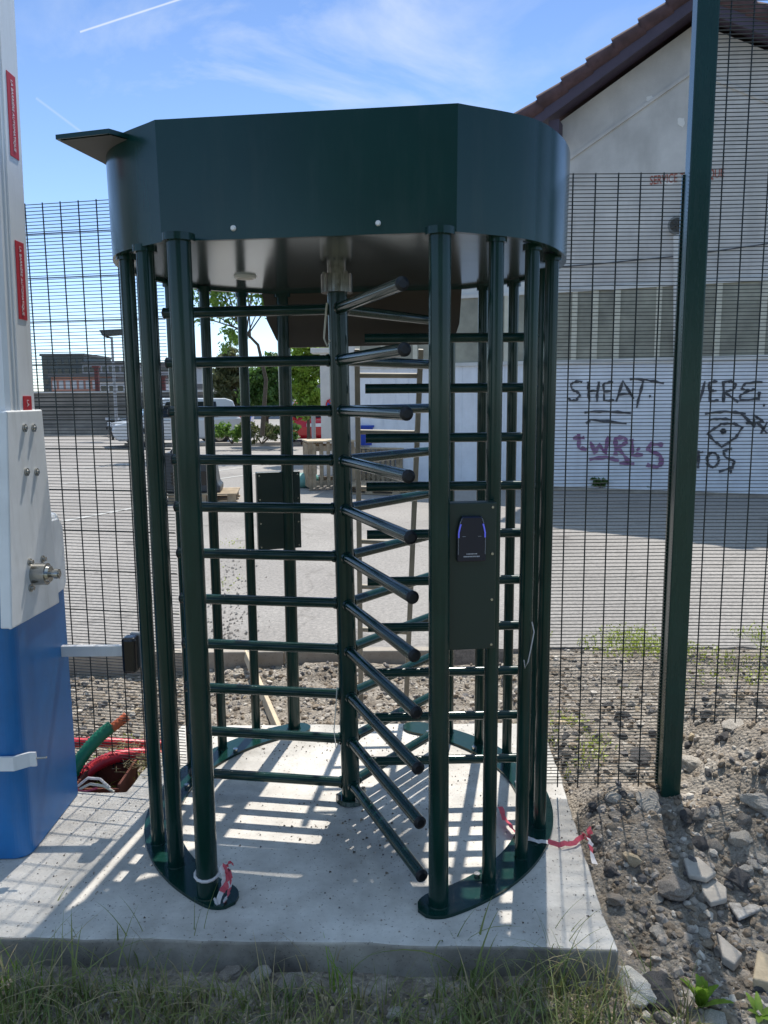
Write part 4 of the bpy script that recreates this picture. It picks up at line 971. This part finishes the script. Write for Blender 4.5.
# ------------------------------------------------------------------ stones
def rock_mesh(seed,sub=2,flat=1.,rough=.28):
    import bmesh
    bm=bmesh.new(); bmesh.ops.create_icosphere(bm,subdivisions=sub,radius=1)
    o=Vector((seed*3.1,seed*1.7,seed*.9)); rr=random.Random(seed)
    sc=Vector((rr.uniform(.8,1.25),rr.uniform(.65,1.),rr.uniform(.5,.8)*flat))
    planes=[(Vector((rr.gauss(0,1),rr.gauss(0,1),rr.gauss(0,1))).normalized(),rr.uniform(.55,.85)) for _ in range(7)]
    for v in bm.verts:
        p=v.co.copy()
        for nn,d in planes:
            k=p.dot(nn)
            if k>d: p-=nn*(k-d)
        p*=1+rough*noise.noise(p*1.6+o)+rough*.4*noise.noise(p*4+o)
        v.co=Vector((p.x*sc.x,p.y*sc.y,p.z*sc.z))
    me=bpy.data.meshes.new('rock'); bm.to_mesh(me); bm.free(); return me
def stone(x,y,r,seed,m,label,sub=3,flat=1.,rz=0,z=None,group=None,name='stone'):
    me=rock_mesh(seed,sub,flat); me.materials.append(m); me.name=name
    o=bpy.data.objects.new(name,me); C.objects.link(o); o.scale=(r,r,r); o.rotation_euler=(RNG.uniform(-.3,.3),RNG.uniform(-.3,.3),rz)
    o.location=(x,y,(gh(x,y) if z is None else z)+r*.3*flat); tag(o,label,'stone',group); return o
def onground(px,py):
    z=-.05
    for _ in range(6):
        p=gz(px,py,z); z=gh(p.x,p.y)
    return p
def slabstone(poly,th,m,label,name='stone_slab',lift=.017):
    P=[onground(x,y) for x,y in poly]; zc=sum(p.z for p in P)/len(P)+lift
    n=len(P); tiltx=RNG.uniform(-.06,.06)
    cx=sum(p.x for p in P)/n
    Q=[Vector((p.x,p.y,zc+th*.6+(p.x-cx)*tiltx)) for p in P]
    b=MB(); b.prism(Q[::-1],(0,0,-th)); o=b.build(name,m); bevel(o,.006,3); return tag(o,label,'stone')
slabstone([(683,860),(698,856),(716,884),(706,892),(688,884)],.02,FLAG,'upper flat grey stone lying across the fence post shadow')
slabstone([(700,882),(714,880),(726,896),(726,914),(710,915),(702,898)],.022,FLAG,'pale flat grey stone below the upper one beside the post shadow')
slabstone([(727,906),(755,906),(764,920),(738,926)],.014,TERR,'white speckled broken tile on the rubble at right')
slabstone([(716,946),(730,948),(742,966),(734,974),(722,964)],.03,FLAG,'oblong grey stone at the edge of the post shadow near the weed')
slabstone([(756,965),(768,972),(776,995),(752,990)],.05,STONE_M[3],'tan broken stone at the right frame edge')
for px,py,r,sd,mi,lb,fl_ in ((673,896,.055,3,0,'craggy grey stone half in the post shadow',.9),(634,994,.07,4,1,'pale chalky fan shaped stone in front of the slab corner',.7),(659,1002,.055,5,2,'dark porous stone block beside the pale chalky one',1.1),(648,806,.045,6,1,'ridged pale stone at the foot of the tall post',.9),
    (596,848,.03,7,0,'grey stone touching the tape end by the slab',.9),(740,882,.045,8,2,'dark pitted stone right of the flat slabs',.9),(760,757,.05,9,1,'large round pale stone at the top right of the mound',1.),(744,776,.04,10,1,'pale stone on the mound below the mesh fence',.9),
    (733,733,.04,11,1,'flat whitish stone at the foot of the mesh panel',.6),(694,748,.045,12,1,'whitish stone just right of the tall post foot',.7),(724,957,.03,13,0,'small grey stone above the oblong one',.8),(628,770,.04,14,1,'pale stone behind the short mesh panel',.8),(700,816,.03,15,0,'stone in the hollow right of the tall post',.9),
    (615,902,.03,16,0,'grey stone near the right slab edge',.8),(745,862,.03,17,1,'round pale stone at right above the dark pitted one',.9),(755,870,.025,18,1,'small round white stone at the right frame edge',.9),(640,760,.05,19,2,'dark stone behind the short mesh panel by the post',.8)):
    p=onground(px,py); stone(p.x,p.y,r*1.2,sd,STONE_M[mi] if px!=634 else CHALK,lb,3,fl_,sd*1.3)
# pale lumps before the slab (in the grass)
for k,(px,py,r) in enumerate(((232,975,.035),(262,978,.04),(118,972,.02),(95,1010,.035),(290,990,.04),(545,1010,.035),(480,1012,.03),(395,1016,.03))):
    p=onground(px,py); stone(p.x,p.y,r,40+k,STONE_M[k%2],'lump of broken concrete half hidden in the shaded grass',3,.8,k,group='concrete lumps in the grass before the slab')
# medium stones: individual, look alike
protos=[]
for k in range(12):
    me=rock_mesh(100+k,2); me.materials.append(STONE_M[[0,1,0,2,0,0,1,0,2,1,2,3][k]]); protos.append(me)
rr=random.Random(77); cnt=0
def inslab(x,y,mg=.02):
    return (y>2.0-mg and y<3.64+mg and -1.06-mg<x<.76+mg) or (y>2.0 and y<3.0+mg and x<-1.0)
while cnt<250:
    if cnt<190: x=rr.uniform(.72,2.4); y=rr.uniform(1.85,3.9)
    else: x=rr.uniform(-1.6,.75); y=rr.uniform(3.2,4.6)
    if inslab(x,y): continue
    if x/y>.56: continue
    r=rr.choice((.012,.014,.018,.022,.026,.032))*rr.uniform(.8,1.3)
    if 1.08<x<1.17 and 2.85<y<2.95: continue
    o=bpy.data.objects.new('stone',protos[rr.randrange(12)]); C.objects.link(o); o.scale=(r,r,r); o.rotation_euler=(rr.uniform(-.5,.5),rr.uniform(-.5,.5),rr.uniform(0,6.28))
    o.location=(x,y,gh(x,y)+r*.05)
    if cnt<190: tag(o,'loose fist sized stone lying in the rubble right of the slab','stone','loose stones in the rubble right of the slab')
    else: tag(o,'loose stone lying in the dirt strip behind the turnstile','stone','loose stones in the dirt behind the slab')
    cnt+=1
# gravel as stuff
def gravel(name,n,fx,seed,smin,smax,mats,label):
    rr=random.Random(seed); b=MB()
    base=[]
    import bmesh
    for k in range(8):
        bm=bmesh.new(); bmesh.ops.create_icosphere(bm,subdivisions=1,radius=1); bm.verts.ensure_lookup_table()
        r2=random.Random(k); S=(r2.uniform(.8,1.2),r2.uniform(.7,1.),r2.uniform(.5,.8))
        vs=[Vector((v.co.x*S[0],v.co.y*S[1],v.co.z*S[2]))*r2.uniform(.75,1.12) for v in bm.verts]; fs=[[v.index for v in f.verts] for f in bm.faces]; base.append((vs,fs)); bm.free()
    for _ in range(n):
        x,y=fx(rr)
        if x is None: continue
        vs,fs=base[rr.randrange(8)]; s=smin+(smax-smin)*rr.random()**3.2; R_=Matrix.Rotation(rr.uniform(0,6.28),3,'Z')@Matrix.Rotation(rr.uniform(0,6.28),3,'X')
        c_=Vector((x,y,gh(x,y)+s*.02)); b.mi=rr.choices(range(len(mats)),[3.4,2.,1.6,6][:len(mats)])[0]
        b.add([R_@v*s+c_ for v in vs],fs,False)
    return tag(b.build(name,mats),label,'gravel',kind='stuff')
def fr(rr):
    y=1.8+2.95*rr.random()**1.25; x=rr.uniform(.66,min(2.9,.56*y+.35))
    return (None,None) if inslab(x,y,-.01) else (x,y)
gravel('gravel',7800,fr,1,.003,.025,STONE_M[:3]+[CLOD],'loose grey gravel and small rubble right of the slab')
def fb(rr):
    y=rr.uniform(3.0,4.7); x=rr.uniform(-2.4,.8)
    return (None,None) if inslab(x,y,-.01) else (x,y)
gravel('gravel',8000,fb,2,.004,.026,STONE_M[:3]+[CLOD],'dirt and broken gravel strip behind the turnstile')
def ff(rr):
    y=rr.uniform(1.65,2.1); x=rr.uniform(-1.4,.75)
    return (None,None) if inslab(x,y,-.01) else (x,y)
gravel('gravel',2200,ff,3,.004,.014,STONE_M,'grit between the grass in front of the slab')
# crumbs and litter on the slab
b=MB(); rr=random.Random(8)
for _ in range(1300):
    x=rr.uniform(-1.2,.72); y=rr.uniform(2.1,3.6); 
    if x<-1.04 and y>2.95: continue
    if rr.random()<.6 and not(y>3.2 or x>.55 or x<-.9): continue
    s=rr.uniform(.001,.0045); p=Vector((x,y,s*.5)); b.mi=rr.choice((0,1,1,2))
    b.add([p+Vector((s,0,0)),p+Vector((-s*.6,s,0)),p+Vector((-s*.6,-s,0)),p+Vector((0,0,s)),p-Vector((0,0,s*.5))],[(0,1,3),(1,2,3),(2,0,3),(1,0,4),(2,1,4),(0,2,4)])
tag(b.build('crumbs',[STONE_M[2],STONE_M[0],MATS['bark']]),'fine grit and dry crumbs scattered over the concrete slab','grit',kind='stuff')
b=MB(); rr=random.Random(18)
for _ in range(420):
    if rr.random()<.5: x=rr.gauss(CX+.05,.16); y=rr.gauss(2.72,.16)
    else: x=rr.uniform(-.9,.7); y=rr.uniform(3.3,3.6)
    s=.0015+.006*rr.random()**3; p=Vector((x,y,s*.35)); b.mi=rr.choice((0,1,1))
    b.add([p+Vector((s,0,0)),p+Vector((-s*.6,s,0)),p+Vector((-s*.6,-s,0)),p+Vector((0,0,s*.7)),p-Vector((0,0,s*.35))],[(0,1,3),(1,2,3),(2,0,3),(1,0,4),(2,1,4),(0,2,4)])
tag(b.build('soil_crumbs',[CLOD,MATS['bark']]),'brown soil crumbs trodden onto the slab around the turnstile shaft and rear edge','dirt',kind='stuff')
# dry litter at the rear-left corner
b=MB()
for _ in range(230):
    p=onground(rr.gauss(140,14),rr.gauss(787,9)); p.z=max(p.z,.0)+rr.uniform(0,.03); d=Vector((rr.gauss(0,1),rr.gauss(0,1),rr.gauss(0,.3))).normalized()*rr.uniform(.01,.035)
    b.cyl(p-d,p+d,.0012,.0008,4,False)
tag(b.build('dry_litter',STRAW),'dry twigs and leaf litter at the back corner of the slab','litter',kind='stuff')

# ------------------------------------------------------------------ grass and weeds
def blade(b,p,h,w,lean,az,rr,seg=5,droop=1.):
    d=Vector((cos(az),sin(az),0)); s=Vector((-sin(az),cos(az),0)); L=[];R_=[]
    for i in range(seg+1):
        t_=i/seg; x=lean*h*(t_**(1.6))*droop; z=h*t_*(1-.35*lean*t_*t_)
        q=p+d*x+Vector((0,0,z)); ww=w*(1-t_**1.5)*.5+.0002; L.append(q+s*ww); R_.append(q-s*ww)
    n=seg+1; b.add(L+R_,[(i,i+1,n+i+1,n+i) for i in range(seg)],True)
b=MB(); rr=random.Random(31)
for k in range(7200):
    x=rr.uniform(-1.5,.85); y=rr.uniform(1.6,2.1)
    if inslab(x,y,.0): continue
    dens=.45+.55*noise.noise(Vector((x*3.2,y*3.2,0)))+(.25 if x<-.5 or .2<x<.6 else 0)
    if x>.62: dens-=.35
    if rr.random()>dens+.15: continue
    h=rr.uniform(.04,.125)*(1+rr.random()**4*1.2)*(1.15 if x<-.6 or .1<x<.62 else .8); b.mi=1 if rr.random()<.3 else 0
    blade(b,Vector((x,y,gh(x,y)-.003)),h,rr.uniform(.0025,.006),rr.uniform(.1,1.3),rr.uniform(0,6.28),rr)
tag(b.build('grass',[GRASS,STRAW]),'shaded wild grass with dry straw along the front of the slab','grass',kind='stuff')
def tuft(label,px,py,n,h,w,m,spread=.03,seed=1,lean=.8,z=None,name='grass_tuft',cat='weed'):
    p=onground(px,py) if z is None else gz(px,py,z); rr=random.Random(seed); b=MB()
    for _ in range(n): blade(b,p+Vector((rr.gauss(0,spread),rr.gauss(0,spread),0)),h*rr.uniform(.5,1.1),w*rr.uniform(.6,1.3),rr.uniform(.1,lean),rr.uniform(0,6.28),rr,7)
    return tag(b.build(name,m),label,cat)
tuft('tall thin grass stems rising before the slab at far left',128,975,9,.24,.004,GRASS,.04,1)
tuft('long drooping grass blades in front of the slab near the right big post',478,985,11,.26,.008,GRASS,.05,2,1.3)
tuft('tall grass tuft at the front right corner of the slab',560,985,26,.23,.005,GRASS,.06,3,.9)
tuft('dry straw tuft at the corner of the slab beside the rubble',598,1000,26,.15,.004,STRAW,.05,4,1.2)
tuft('single green stem before the left post tape',197,960,3,.24,.004,GRASS,.01,5,.3)
tuft('bright grass clump in sunlight at the left frame edge',8,990,30,.12,.005,WEEDG,.05,6,1.)
tuft('long arching grass blades left of the middle before the slab',60,985,16,.24,.006,GRASS,.07,17,1.3)
tuft('pale dry stems before the slab below the rotor',300,990,9,.2,.003,STRAW,.08,18,1.3)
tuft('small grass sprigs on the grit in the middle',340,985,14,.13,.006,WEEDG,.03,7,.9)
# broadleaf weed
def broad(label,px,py,n,L,w,seed,m=WEEDG,up=.9):
    p=onground(px,py); rr=random.Random(seed); t=thing('broadleaf_weed',label,'weed',tuple(p)); 
    for k in range(n):
        az=2*pi*k/n+rr.uniform(-.3,.3); el=rr.uniform(up*.6,up*1.25); l=L*rr.uniform(.65,1.1); b=MB(); Lf=[];Rt=[];Md=[]
        d=Vector((cos(az),sin(az),0)); s=Vector((-sin(az),cos(az),0)); q=p.copy(); seg=9
        for i in range(seg+1):
            t_=i/seg; e=el*(1-.5*t_*t_); ww=w*(sin(pi*min(1,t_**.75*.93+.04))**.8)*.5*(1+.12*sin(i*2.4)); 
            Md.append(q.copy()); nn=Vector((0,0,1))
            Lf.append(q+s*ww+Vector((0,0,ww*.35))); Rt.append(q-s*ww+Vector((0,0,ww*.35)))
            q=q+(d*cos(e)+Vector((0,0,1))*sin(e))*(l/seg)
        n3=seg+1
        b.add(Lf+Md+Rt,[f for i in range(seg) for f in ((i,i+1,n3+i+1,n3+i),(n3+i,n3+i+1,2*n3+i+1,2*n3+i))],True)
        b.build('leaf',m,t)
broad('bright green broad leaved weed growing in the rubble at lower right',700,1008,9,.11,.035,3,up=1.25)
broad('small flat weed by the right frame edge below the tan stone',760,1016,6,.06,.02,5,up=.5)
broad('small weed sprouting in the asphalt crack behind the left bars',231,583,8,.10,.03,6,YWEED)
# yellow green weeds along the asphalt edge
b=MB(); rr=random.Random(91)
def weedpatch(n,xr,yr,zf,hmin,hmax,cond=None):
    for _ in range(n):
        x=rr.uniform(*xr); y=rr.uniform(*yr)
        if cond and rr.random()>cond(x,y): continue
        p=Vector((x,y,zf(x,y))); h=rr.uniform(hmin,hmax)
        if rr.random()<.5: blade(b,p,h,rr.uniform(.004,.008),rr.uniform(.2,1.2),rr.uniform(0,6.28),rr,3)
        else:
            for _ in range(3): leaf(b,p+Vector((rr.gauss(0,.015),rr.gauss(0,.015),rr.uniform(.005,h))),rr.uniform(.006,.014),rr)
weedpatch(11000,(.9,3.4),(4.1,5.3),lambda x,y:0 if y>4.75 else gh(x,y),.02,.07,lambda x,y:max(0,noise.noise(Vector((x*2.2,y*2.2,4)))*1.6+.25)*smooth(.8,1.9,x)*math.exp(-((y-4.65)/.4)**2))
weedpatch(700,(.55,1.0),(3.1,3.8),lambda x,y:gh(x,y),.02,.06,lambda x,y:max(0,noise.noise(Vector((x*5,y*5,4)))+.3))
weedpatch(600,(-1.3,-1.0),(3.15,3.6),lambda x,y:gh(x,y),.04,.12,lambda x,y:.5)
weedpatch(400,(-1.9,-1.2),(5.4,8.5),lambda x,y:0,.02,.06,lambda x,y:max(0,noise.noise(Vector((x*2,y*1.5,4)))+.1))
tag(b.build('low_weeds',YWEED),'yellow green low weeds along the asphalt edge','weeds',kind='stuff')
# gravelly dirt spill on the asphalt, left centre
b=MB(); rr=random.Random(92)
for _ in range(650):
    t_=rr.random(); c0=gz(228+rr.gauss(0,14),560+90*t_); s=.003+.012*rr.random()**3; p=Vector((c0.x,c0.y,s*.4)); b.mi=rr.choice((0,1,0,0))
    b.add([p+Vector((s,0,0)),p+Vector((-s*.6,s,0)),p+Vector((-s*.6,-s,0)),p+Vector((0,0,s)),p-Vector((0,0,s*.5))],[(0,1,3),(1,2,3),(2,0,3),(1,0,4),(2,1,4),(0,2,4)])
tag(b.build('spilled_gravel',STONE_M[:3]),'scattered gravel on the asphalt behind the left bars','gravel',kind='stuff')
# thin twig
p=onground(722,950); q=onground(768,958); b=MB(); b.tube([p+Vector((0,0,.01)),p.lerp(q,.5)+Vector((0,0,.02)),q+Vector((0,0,.012))],[.004,.0035,.002],6)
tag(b.build('twig',BARK),'thin brown twig lying on the rubble at right','twig')

# ------------------------------------------------------------------ light, sky, camera
EL=radians(61.3); AZ=atan2(.192,.98)
sd=Vector((sin(AZ)*cos(EL),cos(AZ)*cos(EL),sin(EL)))
L=bpy.data.lights.new('sun','SUN'); L.energy=2.85; L.angle=radians(.53); L.color=(1,.95,.87)
so=bpy.data.objects.new('sun',L); C.objects.link(so); so.rotation_euler=sd.to_track_quat('Z','Y').to_euler()
w=bpy.data.worlds.new('World'); bpy.context.scene.world=w; w.use_nodes=True; nt=w.node_tree; n=nt.nodes; l=nt.links
bg=n['Background']; sky=n.new('ShaderNodeTexSky'); sky.sky_type='NISHITA'; sky.sun_disc=False; sky.sun_elevation=EL; sky.sun_rotation=AZ
sky.air_density=.9; sky.dust_density=.0; sky.ozone_density=1.5
tc=n.new('ShaderNodeTexCoord')
mp=n.new('ShaderNodeMapping'); mp.inputs['Scale'].default_value=(1.8,2.4,4.0); mp.inputs['Rotation'].default_value=(.15,.2,.3); l.new(tc.outputs['Generated'],mp.inputs['Vector'])
cn=n.new('ShaderNodeTexNoise'); cn.inputs['Scale'].default_value=2.3; cn.inputs['Detail'].default_value=9; cn.inputs['Roughness'].default_value=.58; cn.inputs['Distortion'].default_value=.5; l.new(mp.outputs['Vector'],cn.inputs['Vector'])
cr=n.new('ShaderNodeValToRGB'); cr.color_ramp.elements[0].position=.50; cr.color_ramp.elements[1].position=.74; l.new(cn.outputs['Fac'],cr.inputs['Fac'])
def mth(op,a,b=None,c=None):
    x=n.new('ShaderNodeMath'); x.operation=op
    for i,v in enumerate((a,b,c)):
        if v is None: continue
        if isinstance(v,(int,float)): x.inputs[i].default_value=v
        else: l.new(v,x.inputs[i])
    return x.outputs[0]
def vdot(v):
    x=n.new('ShaderNodeVectorMath'); x.operation='DOT_PRODUCT'; l.new(tc.outputs['Generated'],x.inputs[0]); x.inputs[1].default_value=tuple(v); return x.outputs['Value']
def trail(a,b_,wd,st):
    A=ray(*a).normalized(); Bv=ray(*b_).normalized(); nn=A.cross(Bv).normalized(); t_=(Bv-A).normalized()
    d=mth('ABSOLUTE',vdot(nn)); core=mth('SUBTRACT',1.,mth('DIVIDE',d,wd)); core=mth('MAXIMUM',core,0.)
    s=vdot(t_); lo=A.dot(t_); hi=Bv.dot(t_); f=mth('MULTIPLY',mth('GREATER_THAN',s,lo),mth('LESS_THAN',s,hi))
    f=mth('MULTIPLY',f,mth('GREATER_THAN',vdot((A+Bv).normalized()),.3))
    return mth('MULTIPLY',mth('MULTIPLY',core,f),st)
def wisp(a,rad,st):
    A=ray(*a).normalized(); d=mth('SUBTRACT',1.,mth('DIVIDE',mth('SUBTRACT',1.,vdot(A)),1-cos(rad))); return mth('MULTIPLY',mth('MAXIMUM',d,0.),st)
wf=mth('ADD',mth('ADD',wisp((185,115),.22,1.),wisp((330,60),.2,.8)),mth('ADD',wisp((520,60),.2,.5),.02))
cl=mth('MULTIPLY',cr.outputs['Color'],wf)
tr=mth('ADD',trail((80,32),(190,-4),.0013,.9),trail((36,98),(100,146),.0019,.3))
fac=mth('MINIMUM',mth('ADD',mth('MULTIPLY',cl,.6),tr),.92)
mx=n.new('ShaderNodeMix'); mx.data_type='RGBA'; l.new(fac,mx.inputs[0]); l.new(sky.outputs['Color'],mx.inputs[6]); mx.inputs[7].default_value=(2.4,2.7,3.15,1)
sx=n.new('ShaderNodeSeparateXYZ'); l.new(tc.outputs['Generated'],sx.inputs[0])
zr=n.new('ShaderNodeValToRGB'); e=zr.color_ramp.elements
e[0].position=0.; e[0].color=(.23,.26,.33,1); e[1].position=1.; e[1].color=(1.15,.93,.63,1)
for p_,c_ in ((.08,(.28,.295,.335)),(.3,(.245,.265,.30)),(.64,(.18,.205,.25)),(.76,(1.15,.93,.63))):
    q_=e.new(p_); q_.color=(*c_,1)
l.new(sx.outputs['Z'],zr.inputs['Fac'])
ml=n.new('ShaderNodeMix'); ml.data_type='RGBA'; ml.blend_type='MULTIPLY'; ml.inputs[0].default_value=1.; l.new(sky.outputs['Color'],ml.inputs[6]); l.new(zr.outputs['Color'],ml.inputs[7])
sc2=n.new('ShaderNodeVectorMath'); sc2.operation='SCALE'; sc2.inputs['Scale'].default_value=1.9; l.new(ml.outputs[2],sc2.inputs[0]); l.new(sc2.outputs['Vector'],mx.inputs[6])
l.new(mx.outputs[2],bg.inputs['Color']); bg.inputs['Strength'].default_value=.15
cd=bpy.data.cameras.new('camera'); co=bpy.data.objects.new('camera',cd); C.objects.link(co); bpy.context.scene.camera=co
Mc=Matrix((RR,UU,-WW)).transposed().to_4x4(); Mc.translation=CAM; co.matrix_world=Mc
cd.sensor_fit='VERTICAL'; cd.sensor_height=36; cd.lens=36*FPX/1024; cd.clip_end=2000; cd.clip_start=.05
sc=bpy.context.scene; sc.view_settings.view_transform='Standard'; sc.view_settings.look='None'; sc.view_settings.gamma=1; sc.view_settings.exposure=1.12
sc.render.resolution_x=768; sc.render.resolution_y=1024
sc.render.engine='CYCLES'; sc.cycles.max_bounces=8
